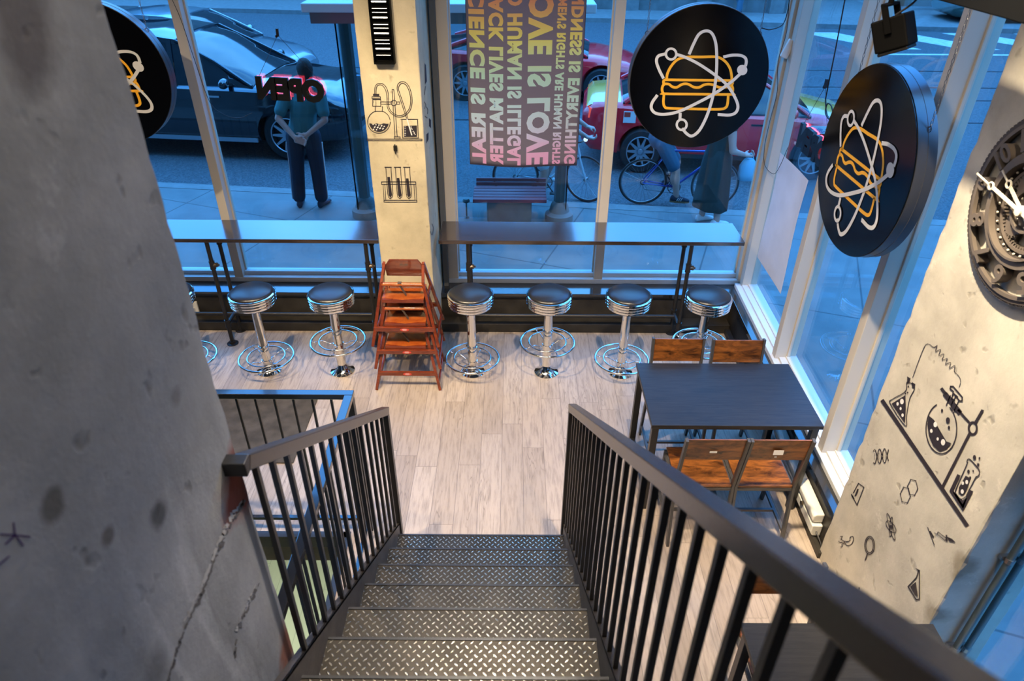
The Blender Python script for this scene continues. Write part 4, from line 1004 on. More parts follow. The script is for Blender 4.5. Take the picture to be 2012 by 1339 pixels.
obj('cord', MB().tube(spline([R0 @ Vector((.03,0,.055)), Vector((.06,.02,.11)), Vector((.03,.0,.17)), Vector((.0,0,.22))], 5), .004, 6), M['cable'], t)
a = at(1850, -2, X=1.45); b = at(2012, 55, X=1.45); zc = (a.z+b.z)/2 + .046
tt = thing('lighting_track', 'black lighting track bar crossing the top right corner', 'lighting track', (1.48, 2.4, zc))
obj('track_bar', MB().box(-.03, .075, -1.6, 1.3, -.045, .055), M['spot'], tt, bevel=.004)
obj('track_lip', MB().box(-.034, .079, -1.6, 1.3, .056, .068), M['signrim'], tt)
for y in (-1.2, .9): obj('hanger_rod', MB().tube([(.02, y, .06), (.02, y, CEIL-zc)], .005, 6), M['spot'], tt)

# ================================================================== LOUVRED WALL LIGHT on the front column
lv = thing('louvred_wall_light', 'black louvred light with glowing slats on the upper face of the front column', 'wall light', (-.838, 4.80, 2.342))
Hl = 1.25; w2_ = .062; g = MB()
g.box(-w2_-.006, -w2_, -.05, 0, 0, Hl); g.box(w2_, w2_+.006, -.05, 0, 0, Hl); g.box(-w2_, w2_, -.008, 0, 0, Hl); g.box(-w2_, w2_, -.05, -.0081, 0, .012)
obj('frame', g, M['spot'], lv)
k = 0; z = .055
while z < Hl - .05:
    g = MB(); big = k % 3 == 1
    g.prism([(-.044, z-.006), (-.010, z+.014), (-.010, z+.017), (-.044, z-.003)], lambda p: (-.056, p[0], p[1]), lambda p: (.050, p[0], p[1]))
    s = obj('louvre', g, M['spot'], lv)
    obj('glowing_slat', MB().box(-.048, .044, -.046, -.042, z-(.003 if big else .0005), z+(.0045 if big else .002)), M['slat'], s)
    z += (.040, .030, .022)[k % 3]; k += 1
hk = thing('wall_hook', 'small black metal hook on the front column under the flask drawing', 'hook', at(777, 291, Y=4.797))
obj('hook_body', MB().box(-.012, .012, -.012, .003, -.02, .018).box(-.004, .004, -.016, -.012, -.035, .03).tube([(0, -.014, -.03), (.004, -.03, -.035), (.002, -.032, -.015)], .003, 6), M['pipe'], hk)

# ================================================================== WALL CLOCK on the right column
ck = thing('wall_clock', 'large round bronze clock of gears and cut-out numerals on the right concrete column', 'clock', (1.838, 2.262, 2.392)); ck.rotation_euler = (0, 0, -PI/2)
# local: x to the right for a viewer facing the clock (-Y world), y into the wall, z up ; face at y<0
RC = .330
def RY(): return Matrix.Rotation(PI/2, 4, 'X')
def ringo(name, ro, ri, y0, y1, m, par, n=96):
    return obj(name, MB().lathe([(ri, -y0), (ro, -y0), (ro, -y1), (ri, -y1), (ri, -y0)][:4] + [(ri, -y0)], n, RY().inverted()), m, par, smooth='auto')
def ring(ro, ri, ya, yb, n=96):
    mb = MB(); A = [[mb.bm.verts.new((r*math.cos(2*PI*k/n), y, r*math.sin(2*PI*k/n))) for k in range(n)] for r, y in ((ri, ya), (ro, ya), (ro, yb), (ri, yb))]
    for j in range(4):
        P_, Q_ = A[j], A[(j+1) % 4]
        for k in range(n): mb.bm.faces.new((P_[k], P_[(k+1) % n], Q_[(k+1) % n], Q_[k]))
    return mb
orr = obj('outer_ring', ring(RC, RC-.022, -.030, -.002), M['clock_d'], ck, smooth='auto')
g = MB(); n = 110
for k in range(n):
    a = 2*PI*k/n; Mx = Matrix.Rotation(-a, 4, 'Y')
    g.box(RC-.002, RC+.006, -.028, -.004, -.006, .006, Mx)
obj('tread_teeth', g, M['clock_d'], orr)
obj('rim_lip', ring(RC-.016, RC-.030, -.036, -.020), M['clock'], orr, smooth='auto')
mr_ = obj('middle_ring', ring(.205, .180, -.050, -.002), M['clock'], ck, smooth='auto')
obj('middle_ring_lip', ring(.200, .165, -.036, -.004), M['clock_d'], mr_, smooth='auto')
obj('middle_ring_band', ring(.176, .168, -.060, -.030), M['clock'], mr_, smooth='auto')
g = ring(.150, .138, -.030, -.006)
for k in range(64):
    a = 2*PI*k/64; g.box(.128, .140, -.028, -.010, -.0035, .0035, Matrix.Rotation(-a, 4, 'Y'))
obj('gear_ring', g, M['clock'], ck)
g = MB()
for k in range(6): g.box(-.012, .012, -.018, -.006, .03, .15, Matrix.Rotation(k*PI/3+.3, 4, 'Y'))
obj('gear_spokes', g, M['clock_d'], ck)
for (gx, gz, gr, nt_) in ((-.06, .06, .045, 18), (.065, -.04, .05, 20), (-.05, -.075, .038, 16), (.04, .085, .032, 14)):
    g = MB(); g.lathe([(gr, 0), (gr, .01), (.008, .012), (.008, 0)], 32, Matrix.Translation((gx, -.020, gz)) @ Matrix.Rotation(PI/2, 4, 'X'))
    for k in range(nt_): g.box(gr-.002, gr+.006, -.030, -.020, -.003, .003, Matrix.Translation((gx, 0, gz)) @ Matrix.Rotation(2*PI*k/nt_, 4, 'Y'))
    obj('small_gear', g, M['clock'], ck)
obj('inner_ring', ring(.078, .068, -.046, -.012), M['clock'], ck, smooth='auto')
g = MB(); g.lathe([(0, 0), (.066, 0), (.066, .02), (.02, .034), (0, .036)], 40, Matrix.Translation((0, -.012, 0)) @ Matrix.Rotation(PI/2, 4, 'X')); obj('hub_plate', g, M['clock_d'], ck, smooth='auto')
g = MB()
for rr_, nn_ in ((.058, 14), (.158, 30)):
    for k in range(nn_): g.ball((rr_*math.cos(2*PI*k/nn_), -.034, rr_*math.sin(2*PI*k/nn_)), .0045, 8)
obj('rivets', g, M['alu'], ck)
for hnum in range(1, 13):
    a = 2*PI*hnum/12; me = text_mesh(str(hnum), .118, .020, .003, .9, 'CENTER'); x0, x1, y0, y1 = bounds(me); cy_ = (y0+y1)/2; cx_ = (x0+x1)/2; rc = .250; sc = .080/(y1-y0)
    w_ = min(1.25, .075/(x1-x0)/sc) if hnum >= 10 else 1.05
    up_ = Vector((math.sin(a), 0, math.cos(a))); rt_ = Vector((math.cos(a), 0, -math.sin(a)))
    map_mesh(me, lambda c: up_*(rc + (c.y-cy_)*sc) + rt_*((c.x-cx_)*sc*w_) + Vector((0, -.028 - c.z, 0)))
    obj('numeral', me, M['clock'], ck)
def hand(name, ang, L, y):
    g = MB(); Mx = Matrix.Rotation(ang, 4, 'Y')
    g.bar(Mx @ Vector((0, y, -.045)), Mx @ Vector((0, y, L*.60)), .013, .004, (0,1,0)); g.bar(Mx @ Vector((0, y, L*.70)), Mx @ Vector((0, y, L)), .006, .004, (0,1,0))
    g.tube([Mx @ (Vector((.013*math.cos(t), y, L*.65 + .013*math.sin(t)))) for t in np.linspace(0, 2*PI, 17)[:-1]], .004, 6, closed=True)
    g.lathe([(0, 0), (.017, 0), (.014, .008), (0, .009)], 20, Matrix.Translation((0, y+.004, 0)) @ Matrix.Rotation(PI/2, 4, 'X'))
    obj(name, g, M['clockhand'], ck)
cw = Vector((0, 0, 0))
def ang_of(px, py):
    q = at(px, py, X=1.77); v = q - Vector((1.77, 2.262, 2.392)); return math.atan2(-v.y, v.z), math.hypot(v.y, v.z)
am, lm = ang_of(1920, 341); ah, lh = ang_of(1965, 335)
hand('minute_hand', am, min(lm, .30), -.068); hand('hour_hand', ah, min(lh, .2), -.060)
obj('centre_cap', MB().lathe([(.02, 0), (.016, .016), (0, .018)], 20, Matrix.Translation((0, -.06, 0)) @ Matrix.Rotation(PI/2, 4, 'X')), M['clockhand'], ck, smooth='auto')

# ================================================================== BANNER
BX0, BX1, BZ0, BZ1, BY = -.330, .505, 1.484, 2.84, 5.30
def bwave(x, z): return BY + .012*math.sin((x-BX0)*9 + z*1.2) + .006*math.sin(z*7 + x*4) - .02*max(0, (1.62-z))*.3
def brow(x, z):   # slight pull-in and sag of the lower hem
    u = (x-BX0)/(BX1-BX0); v = (z-BZ0)/(BZ1-BZ0)
    return Vector((x + (u-.5)*.02*(0) , bwave(x, z), z - .012*math.sin(PI*u)*(1-v)))
bt = thing('text_banner', 'grey fabric banner with rainbow lettering, mirrored from inside, hanging in the front window', 'banner', (0, 0, 0))
def ramp_mat():
    m, nt, b, N, L = new_mat('rainbow_print'); tc = N.new('ShaderNodeTexCoord'); s = N.new('ShaderNodeSeparateXYZ'); L.new(tc.outputs['Object'], s.inputs[0])
    mr = N.new('ShaderNodeMapRange'); mr.inputs[1].default_value = BZ0; mr.inputs[2].default_value = BZ1; L.new(s.outputs[2], mr.inputs[0])
    r = N.new('ShaderNodeValToRGB'); L.new(mr.outputs[0], r.inputs[0]); e = r.color_ramp.elements
    e[0].position = 0; e[0].color = (.90,.45,.74,1); e[1].position = 1; e[1].color = (.85,.20,.22,1)
    for p_, c in ((.08,(.88,.52,.80)), (.15,(.74,.66,.92)), (.22,(.66,.78,.95)), (.36,(.60,.86,.90)), (.50,(.56,.86,.72)), (.60,(.70,.86,.45)), (.68,(.88,.86,.25)), (.76,(.92,.70,.22)), (.87,(.90,.38,.22))): q = e.new(p_); q.color = (*c, 1)
    L.new(r.outputs[0], b.inputs['Base Color']); b.inputs['Roughness'].default_value = .8; return fabric(m)
def fabric(m, k=.5):
    N = m.node_tree.nodes; L = m.node_tree.links; b = N['Principled BSDF']; o = N['Material Output']; t = N.new('ShaderNodeBsdfTranslucent'); mx = N.new('ShaderNodeMixShader'); mx.inputs[0].default_value = k
    if b.inputs['Base Color'].links: L.new(b.inputs['Base Color'].links[0].from_socket, t.inputs[0])
    else: t.inputs[0].default_value = b.inputs['Base Color'].default_value
    L.new(b.outputs[0], mx.inputs[1]); L.new(t.outputs[0], mx.inputs[2]); L.new(mx.outputs[0], o.inputs[0]); return m
M['banner'] = fabric(mat('banner_grey', (.22,.19,.23), .85), .5); M['banner_hem'] = mat('banner_hem', (.02,.02,.05), .8); M['rainbow'] = ramp_mat()
def sheet(x0, x1, z0, z1, nx, nz, th, off=0):
    mb = MB(); A = [[None]*(nx+1) for _ in range(nz+1)]; B = [[None]*(nx+1) for _ in range(nz+1)]
    for j in range(nz+1):
        for i in range(nx+1):
            q = brow(x0+(x1-x0)*i/nx, z0+(z1-z0)*j/nz); A[j][i] = mb.bm.verts.new(q + Vector((0, -th+off, 0))); B[j][i] = mb.bm.verts.new(q + Vector((0, th+off, 0)))
    for j in range(nz):
        for i in range(nx):
            mb.bm.faces.new((A[j][i], A[j][i+1], A[j+1][i+1], A[j+1][i])); mb.bm.faces.new((B[j][i], B[j+1][i], B[j+1][i+1], B[j][i+1]))
    for i in range(nx): mb.bm.faces.new((A[0][i], B[0][i], B[0][i+1], A[0][i+1])); mb.bm.faces.new((A[nz][i], A[nz][i+1], B[nz][i+1], B[nz][i]))
    for j in range(nz): mb.bm.faces.new((A[j][0], A[j+1][0], B[j+1][0], B[j][0])); mb.bm.faces.new((A[j][nx], B[j][nx], B[j+1][nx], A[j+1][nx]))
    return mb
obj('cloth', sheet(BX0, BX1, BZ0, BZ1, 24, 36, .0005), M['banner'], bt, smooth=True)
hm = obj('hem', sheet(BX0-.004, BX0, BZ0-.004, BZ1, 1, 36, .0012), M['banner_hem'], bt)
obj('hem', sheet(BX1, BX1+.004, BZ0-.004, BZ1, 1, 36, .0012), M['banner_hem'], bt); obj('hem', sheet(BX0, BX1, BZ0-.004, BZ0, 24, 1, .0012), M['banner_hem'], bt)
obj('rod', MB().tube([(BX0-.05, BY, BZ1+.01), (BX1+.05, BY, BZ1+.01)], .008, 8), M['cable'], bt)
LINES = [('SCIENCE IS REAL', .018, .152, 0), ('BLACK LIVES MATTER', .186, .312, 0), ('NO HUMAN IS ILLEGAL', .345, .475, 0), ('LOVE IS LOVE', .522, .735, 0), ("WOMEN'S RIGHTS ARE HUMAN RIGHTS", .765, .845, 0), ('KINDNESS IS EVERYTHING', .880, .985, 0)]
for txt, u0, u1, _ in LINES:
    me = text_mesh(txt, 1, 0, .052, 1.12, 'LEFT')
    bm = bmesh.new(); bm.from_mesh(me)
    x0, x1, y0, y1 = bounds(me)
    # cut long edges so the letters follow the folds of the cloth
    bmesh.ops.subdivide_edges(bm, edges=[e for e in bm.edges if e.calc_length() > .25], cuts=2)
    bm.to_mesh(me); bm.free()
    zt, zb = BZ1-.03, BZ0+.012; xa, xb = BX0+(BX1-BX0)*u0, BX0+(BX1-BX0)*u1
    # text direction runs down, letter tops point to -X
    map_mesh(me, lambda c: brow(xb - (c.y-y0)/(y1-y0)*(xb-xa), zt - (c.x-x0)/(x1-x0)*(zt-zb)) + Vector((0, -.0022, 0)))
    obj('lettering', me, M['rainbow'], bt)

# ================================================================== STREET
KY = lambda x: 8.24 - .109*x
FK = lambda x: 22.6 - .12*x
G = -.12
g = MB(); g.box(-45, 45, 4, 60, -.30, G); struct('road', g, M['asphalt'])
g = MB(); g.prism([(-30, 5.62), (14, 5.62), (14, KY(14)), (-30, KY(-30))], lambda p: (p[0], p[1], -.25), lambda p: (p[0], p[1], -.001)); g.prism([(2.26, -12), (14, -12), (14, 5.62), (2.26, 5.62)], lambda p: (p[0], p[1], -.25), lambda p: (p[0], p[1], -.001))
struct('sidewalk', g, M['sidewalk'])
g = MB(); g.prism([(-30, KY(-30)-.16), (14, KY(14)-.16), (14, KY(14)+.01), (-30, KY(-30)+.01)], lambda p: (p[0], p[1], -.24), lambda p: (p[0], p[1], .003)); struct('kerb', g, M['kerb'])
g = MB(); g.prism([(-40, FK(-40)), (40, FK(40)), (40, FK(40)+12), (-40, FK(-40)+12)], lambda p: (p[0], p[1], -.25), lambda p: (p[0], p[1], 0)); struct('far_sidewalk', g, M['kerb'])
for i, yk in enumerate((16.15, 14.65, 13.65, 12.15)):
    g = MB(); g.box(-40, 40, yk-.03, yk+.03, G, G+.002); struct('street_track', g, M['rail_track'])
g = MB(); g.box(9, 25, 17.9, 18.05, G, G+.002); g.box(9, 25, 21.6, 21.8, G, G+.002)
for x in (9.2, 11.2, 13.2, 15.2): g.prism([(x+.2, 18.6), (x+1.1, 18.6), (x-.2, 20.9), (x-1.2, 20.9)], lambda p: (p[0], p[1], G), lambda p: (p[0], p[1], G+.002))
struct('crosswalk_paint', g, M['lane'])
# opposite buildings
fb = lambda x: 24.3 - .10*x
bl = thing('far_building', 'grey stone building base across the street, at the top edge of the picture', 'building', (0, 0, 0))
g = MB(); g.prism([(-2, fb(-2)), (8.6, fb(8.6)), (8.6, 34), (-2, 34)], lambda p: (p[0], p[1], 0), lambda p: (p[0], p[1], 6.5)); obj('wall', g, M['facade'], bl)
for x in (1.5, 3.7, 5.9, 8.1):
    g = MB(); g.box(x-.22, x+.22, fb(x)-.16, fb(x)+.1, 0, 6.4); obj('pilaster', g, M['kerb'], bl)
for x in (2.6, 4.8, 7.0): obj('window', MB().box(x-.7, x+.7, fb(x)-.03, fb(x)+.1, 1.0, 3.2), M['darkglass'], bl)
b2 = thing('far_building', 'brown brick corner building across the street, seen through the right-hand window', 'building', (0, 0, 0))
g = MB(); g.prism([(12.4, 25.2), (24, 24), (24, 38), (12.4, 38)], lambda p: (p[0], p[1], 0), lambda p: (p[0], p[1], 8)); obj('wall', g, M['facade_b'], b2)
for x in (14, 17, 20): obj('window', MB().box(x-.9, x+.9, 24.2, 26, .9, 3.0), M['darkglass'], b2)
b3 = thing('far_building', 'long dark building across the street on the left', 'building', (0, 0, 0))
g = MB(); g.prism([(-36, 30), (-3, 26.3), (-3, 40), (-36, 42)], lambda p: (p[0], p[1], 0), lambda p: (p[0], p[1], 8)); obj('wall', g, M['facade'], b3)
for x in (-26, -20, -14, -8): obj('window', MB().box(x-1.6, x+1.6, 26.0+(-3-x)*.112, 27.5+(-3-x)*.112, .6, 3.2), M['darkglass'], b3)

# the shop's own block above and beside the room, and an unseen block added over the side street to cut low sky light
g = MB(); g.box(-40, 2.45, -14, 5.62, CEIL+.11, 17); g.box(-40, WX-.13, -14, 5.62, -.1, CEIL+.1); struct('own_building', g, M['facade'])
b4 = thing('sky_block_building', 'unseen building across the side street, added to block low sky', 'building', (0, 0, 0)); obj('wall', MB().box(17, 30, -25, 15, 0, 13), M['facade'], b4)
# ---------------- bus shelter
sh = thing('bus_shelter', 'glass bus shelter with a flat white roof, standing on the sidewalk near the kerb', 'bus shelter', (0, 0, 0))
ra, rb_ = at(592, 25, Z=2.32), at(1172, 27, Z=2.32)
g = MB(); g.prism([(ra.x, ra.y), (rb_.x, rb_.y), (rb_.x, rb_.y+1.35), (ra.x, ra.y+1.45)], lambda p: (p[0], p[1], 2.32), lambda p: (p[0], p[1], 2.40)); obj('roof', g, M['whiteroof'], sh, bevel=.01)
g = MB(); g.prism([(ra.x+.06, ra.y+.05), (rb_.x-.2, rb_.y+.05), (rb_.x-.2, rb_.y+.12), (ra.x+.06, ra.y+.12)], lambda p: (p[0], p[1], 2.22), lambda p: (p[0], p[1], 2.319)); obj('roof_beam', g, M['post'], sh)
for px, py in ((720, 425), (1098, 434)):
    q = at(px, py, Z=0); g = MB(); g.tube([(q.x, q.y+.02, .16), (q.x, q.y+.02, 2.3)], .068, 8); po = obj('post', g, M['post'], sh)
    obj('post_footing', MB().lathe([(.165, 0), (.165, .09), (.12, .12), (.10, .2), (.075, .24)], 20, Matrix.Translation((q.x, q.y+.02, 0))), M['kerb'], po, smooth='auto')
gl_, gr_ = at(706, 430, Z=0), at(1110, 438, Z=0)
g = MB(); g.prism([(gl_.x, gl_.y), (gr_.x, gr_.y), (gr_.x, gr_.y+.008), (gl_.x, gl_.y+.008)], lambda p: (p[0], p[1], .04), lambda p: (p[0], p[1], 2.28)); obj('glass_panel', g, M['shglass'], sh)
g = MB()
for q in (gl_, gr_): g.box(q.x-.006, q.x+.006, q.y-.006, q.y+.014, 0, 2.28)
obj('glass_edge', g, M['spot'], sh)

# ---------------- bench
bn = thing('street_bench', 'maroon slatted bench on a concrete block, in front of the shelter posts', 'bench', (0, 0, 0))
a_, b_ = at(929, 391, Y=7.50), at(1074, 398, Y=7.46); zs = (a_.z + b_.z)/2
for k in range(5):
    g = MB(); g.box(a_.x, b_.x, 7.46+.088*k, 7.46+.088*k+.074, zs-.02, zs+.02); obj('slat', g, M['benchwood'], bn, bevel=.004)
for k in range(2):
    g = MB(); g.box(a_.x+.02, b_.x+.01, 7.93+.02*k, 7.955+.02*k, zs+.004+.045*k, zs+.046+.045*k); obj('back_slat', g, M['benchwood'], bn, bevel=.004)
c_, d_ = at(957, 437, Z=0), at(1044, 437, Z=0)
obj('concrete_base', MB().box(c_.x, d_.x, 7.53, 7.90, 0, zs-.021), M['kerb'], bn, bevel=.02)
q = at(917, 428, Z=0); sp = thing('standpipe', 'thin short standpipe with a round cap left of the bench', 'standpipe', (q.x, q.y, 0))
obj('pipe', MB().tube([(0,0,0),(0,0,.22)], .010, 8), M['post'], sp); obj('cap', MB().lathe([(.04, .2), (.045, .215), (.03, .24), (0, .25)], 16), M['post'], sp, smooth='auto'); obj('foot', MB().lathe([(.035, 0), (.02, .02), (0, .025)], 12), M['post'], sp)

# ================================================================== CARS
def interp(tab, x):
    for (a, b) in zip(tab[:-1], tab[1:]):
        if x <= b[0]:
            t = (x-a[0])/(b[0]-a[0]); t = t*t*(3-2*t)*.5 + t*.5; return [p + (q-p)*t for p, q in zip(a[1:], b[1:])]
    return list(tab[-1][1:])
def make_car(label, paint, loc, kind='sedan', rz=-.108, sc=.92, roofpaint=None, lid=None, group='cars on the street', rims=10):
    t = thing('car', label, 'car', loc, rz, group); t.scale = (sc, sc, sc)
    hl = {'suv': 2.35, 'sedan': 2.40, 'coupe': 2.25}[kind]; wb = {'suv': 1.42, 'sedan': 1.40, 'coupe': 1.32}[kind]; wr = {'suv': .37, 'sedan': .335, 'coupe': .34}[kind]
    # x, halfwidth, zlow, zshoulder, crown
    if kind == 'suv': tab = [(-2.35,.70,.40,.95,.02), (-2.28,.84,.30,1.02,.03), (-1.9,.93,.25,1.06,.04), (-.6,.95,.24,1.05,.04), (.7,.95,.24,1.03,.05), (1.2,.94,.24,1.02,.07), (1.9,.91,.25,.95,.07), (2.22,.82,.28,.84,.05), (2.35,.66,.36,.72,.03)]
    elif kind == 'sedan': tab = [(-2.40,.66,.38,.86,.02), (-2.30,.82,.28,.98,.04), (-1.8,.89,.24,1.02,.04), (-.6,.91,.22,.95,.04), (.8,.91,.22,.93,.05), (1.3,.90,.22,.90,.06), (1.95,.86,.23,.80,.06), (2.28,.76,.26,.68,.04), (2.40,.58,.34,.58,.02)]
    else: tab = [(-2.25,.64,.40,.80,.02), (-2.15,.82,.28,.92,.04), (-1.7,.90,.22,.94,.04), (-.5,.89,.20,.88,.03), (.6,.89,.20,.86,.05), (1.2,.90,.20,.84,.07), (1.8,.85,.21,.74,.06), (2.14,.74,.24,.62,.03), (2.25,.58,.32,.52,.02)]
    secs = []
    for x in np.linspace(-hl, hl, 30):
        w, zl, zs_, cr_ = interp(tab, float(x)); H = zs_-zl
        half = [(.80*w, zl), (.95*w, zl+.05), (1.0*w, zl+.25*H), (1.0*w, zl+.52*H), (.985*w, zl+.74*H), (.96*w, zs_-.055), (.90*w, zs_-.008), (.70*w, zs_+cr_*.55), (.35*w, zs_+cr_*.92)]
        secs.append([(x, -a, b) for a, b in half] + [(x, 0, zs_+cr_)] + [(x, a, b) for a, b in half[::-1]])
    body = obj('body', MB().loft(secs), paint, t, smooth='auto')
    cut = MB()
    for sx_ in (-wb, wb):
        for s in (-1, 1): cut.tube([(sx_, s*.62, wr+.01), (sx_, s*1.2, wr+.01)], wr+.055, 32)
    co = obj('cut', cut, None); co.matrix_world = t.matrix_world if False else co.matrix_world
    body.parent = None; md = body.modifiers.new('b', 'BOOLEAN'); md.object = co; md.operation = 'DIFFERENCE'; md.solver = 'EXACT'
    baked(body); bpy.data.objects.remove(co); body.parent = t
    for p in body.data.polygons: p.use_smooth = True
    try: body.data.set_sharp_from_angle(angle=R_(38))
    except Exception: pass
    # cabin
    if kind == 'suv': cab = [(-2.22,.80,.74,1.04,1.06), (-1.95,.84,.66,1.05,1.54), (-1.2,.86,.66,1.05,1.62), (-.6,.87,.67,1.04,1.64), (-.10,.87,.66,1.04,1.58), (1.0,.84,.76,1.03,1.06)]
    elif kind == 'sedan': cab = [(-1.75,.78,.74,1.03,1.04), (-1.05,.82,.62,1.0,1.38), (-.4,.84,.62,.97,1.44), (.05,.84,.61,.96,1.42), (.35,.83,.60,.95,1.38), (1.25,.80,.74,.93,.96)]
    else: cab = [(-1.80,.76,.70,.94,.96), (-.85,.79,.56,.90,1.20), (-.35,.80,.56,.88,1.27), (-.1,.80,.56,.88,1.27), (.15,.80,.56,.88,1.24), (1.05,.78,.72,.87,.90)]
    def cs(x, e=0, roof=False):
        wb_, wt, zb, zt = interp(cab, x)
        if roof: return [(x, -wt-.02-e, zt-.05), (x, -wt-.0, zt+.012), (x, -wt*.6, zt+.045), (x, 0, zt+.055), (x, wt*.6, zt+.045), (x, wt+.0, zt+.012), (x, wt+.02+e, zt-.05)]
        return [(x, -wb_, zb-.05), (x, -wb_, zb), (x, -wt, zt-.01), (x, -wt*.6, zt+.025), (x, 0, zt+.035), (x, wt*.6, zt+.025), (x, wt, zt-.01), (x, wb_, zb), (x, wb_, zb-.05)]
    xs = [c[0] for c in cab]; st_ = []
    for a, b in zip(xs[:-1], xs[1:]): st_ += [a + (b-a)*k/4 for k in range(4)]
    st_.append(xs[-1])
    obj('windows', MB().loft([cs(x) for x in st_]), M['darkglass'], t, smooth='auto')
    ra_, rb = xs[1]-.05, xs[-2]
    obj('roof', MB().loft([cs(x, 0, True) for x in np.linspace(ra_, rb, 12)]), roofpaint or paint, t, smooth='auto')
    pl = MB()
    for s in (-1, 1):
        for x0, x1, r in ((xs[-1]-.02, xs[-2], .026), (xs[0]+.02, xs[1], .045)):
            a = interp(cab, x0); b = interp(cab, x1); m_ = interp(cab, (x0+x1)/2)
            pl.tube([(x0, s*a[0]*.99, a[2]), ((x0+x1)/2, s*(m_[1]+.005), m_[3]), (x1, s*(b[1]+.005), b[3]+.0)], r, 8)
        xm = -.15; a = interp(cab, xm); pl.bar((xm, s*(a[0]+.003), a[2]), (xm-.05, s*(a[1]+.006), a[3]), .07, .015, (0, 1, 0))
        if kind == 'suv': xm = -1.2; a = interp(cab, xm); pl.bar((xm, s*(a[0]+.003), a[2]), (xm-.1, s*(a[1]+.006), a[3]), .10, .015, (0, 1, 0))
    obj('roof_pillars', pl, paint, t, smooth='auto')
    if lid:
        ls = []
        for x in np.linspace(-hl+.06, -hl+.62, 8):
            w, zl, zs_, cr_ = interp(tab, float(x)); ls.append([(x, -.86*w, zs_-.01), (x, -.70*w, zs_+cr_*.55+.012), (x, 0, zs_+cr_+.014), (x, .70*w, zs_+cr_*.55+.012), (x, .86*w, zs_-.01)])
        obj('boot_lid', MB().loft(ls), lid, t, smooth='auto')
        ls = []
        for x in np.linspace(1.25, hl-.18, 8):
            w, zl, zs_, cr_ = interp(tab, float(x)); ls.append([(x, -.80*w, zs_-.01), (x, -.66*w, zs_+cr_*.55+.012), (x, 0, zs_+cr_+.014), (x, .66*w, zs_+cr_*.55+.012), (x, .80*w, zs_-.01)])
        obj('bonnet', MB().loft(ls), lid, t, smooth='auto')
    for sx_ in (-wb, wb):
        for s in (-1, 1):
            Mw = Matrix.Translation((sx_, s*.80, wr)) @ Matrix.Rotation(-s*PI/2, 4, 'X')
            w_ = obj('wheel', MB().lathe([(wr*.66, -.10), (wr*.93, -.10), (wr, -.07), (wr, .07), (wr*.93, .10), (wr*.66, .10), (wr*.64, .085), (wr*.64, -.085), (wr*.66, -.10)], 40, Mw, False), M['tyre'], t, smooth='auto')
            g = MB(); g.lathe([(wr*.70, .101), (wr*.64, .101), (wr*.62, .02), (.05, .02), (0, .02)], 40, Mw, False); obj('wheel_barrel', g, M['trimplastic'], w_, smooth='auto')
            g = MB()
            for k in range(rims):
                Q = Mw @ Matrix.Rotation(2*PI*k/rims, 4, 'Z'); g.prism([(.03, -.030), (wr*.66, -.013), (wr*.66, .013), (.03, .030)], lambda p: Q @ Vector((p[0], p[1], .066)), lambda p: Q @ Vector((p[0], p[1], .092)))
            g.lathe([(0, .105), (.04, .10), (.055, .07)], 20, Mw)
            g2 = [Mw @ Vector((wr*.67*math.cos(a), wr*.67*math.sin(a), .10)) for a in np.linspace(0, 2*PI, 41)[:-1]]; g.tube(g2, .010, 6, closed=True)
            obj('wheel_rim', g, M['rim'], w_)
    fx = hl; w, zl, zs_, cr_ = interp(tab, fx-.16)
    for s in (-1, 1):
        obj('headlight', MB().prism([(fx-.42, w*.96), (fx-.12, w*.80), (fx-.045, w*.60), (fx-.10, w*.60), (fx-.30, w*.86)], lambda p: (p[0], s*p[1], zs_-.17), lambda p: (p[0]-.03, s*p[1]*.99, zs_-.05)), M['headlight'], t, bevel=.008)
        wR, zR, sR_, cR = interp(tab, -hl+.14)
        obj('tail_lamp', MB().prism([(-hl+.42, wR*1.02), (-hl+.10, wR*.93), (-hl+.03, wR*.62), (-hl+.14, wR*.60), (-hl+.34, wR*.94)], lambda p: (p[0], s*p[1], sR_-.20), lambda p: (p[0]+.02, s*p[1], sR_-.05)), M['taillight'], t, bevel=.008)
        cb = interp(cab, xs[-1]-.28); g = MB(); g.ball((xs[-1]-.33, s*(cb[0]+.17), cb[2]+.07), .115, 14, (.55, 1, .62)); mi = obj('wing_mirror', g, paint, t, smooth=True)
        obj('mirror_stalk', MB().bar((xs[-1]-.33, s*(cb[0]-.02), cb[2]+.01), (xs[-1]-.33, s*(cb[0]+.10), cb[2]+.04), .06, .035), M['trimplastic'], mi)
        g = MB(); wm = interp(tab, 0)
        for dx in (-.15-.28, .62-.3): g.bar((dx, s*(wm[0]*.985), .80 if kind != 'suv' else .90), (dx+.2, s*(wm[0]*.985), .80 if kind != 'suv' else .90), .02, .022)
        obj('door_handle', g, M['trimplastic'] if kind != 'suv' else M['rim'], t)
        g = MB(); g.bar((-wb+wr+.08, s*wm[0]*.985, .30), (wb-wr-.08, s*wm[0]*.985, .30), .03, .06); obj('side_sill', g, M['trimplastic'] if kind != 'suv' else M['rim'], t)
    g = MB(); g.prism([(fx-.07, -w*.42), (fx+.004, -w*.34), (fx+.004, w*.34), (fx-.07, w*.42)], lambda p: (p[0], p[1], zs_-.40), lambda p: (p[0]-.02, p[1], zs_-.12)); obj('grille', g, M['trimplastic'], t)
    return t
suv = make_car('black sport utility car parked at the kerb behind the standing man', M['carblack'], (-4.57, 11.03, G), 'suv', sc=1.0)
sil = make_car('silver blue car in the far lane behind the black car', M['carsilver'], (-6.25, 14.0, G), 'sedan', sc=1.0)
redc = make_car('low red sports car in the far lane, partly behind the text banner', M['carred'], (.45, 14.1, G), 'coupe', sc=.95)
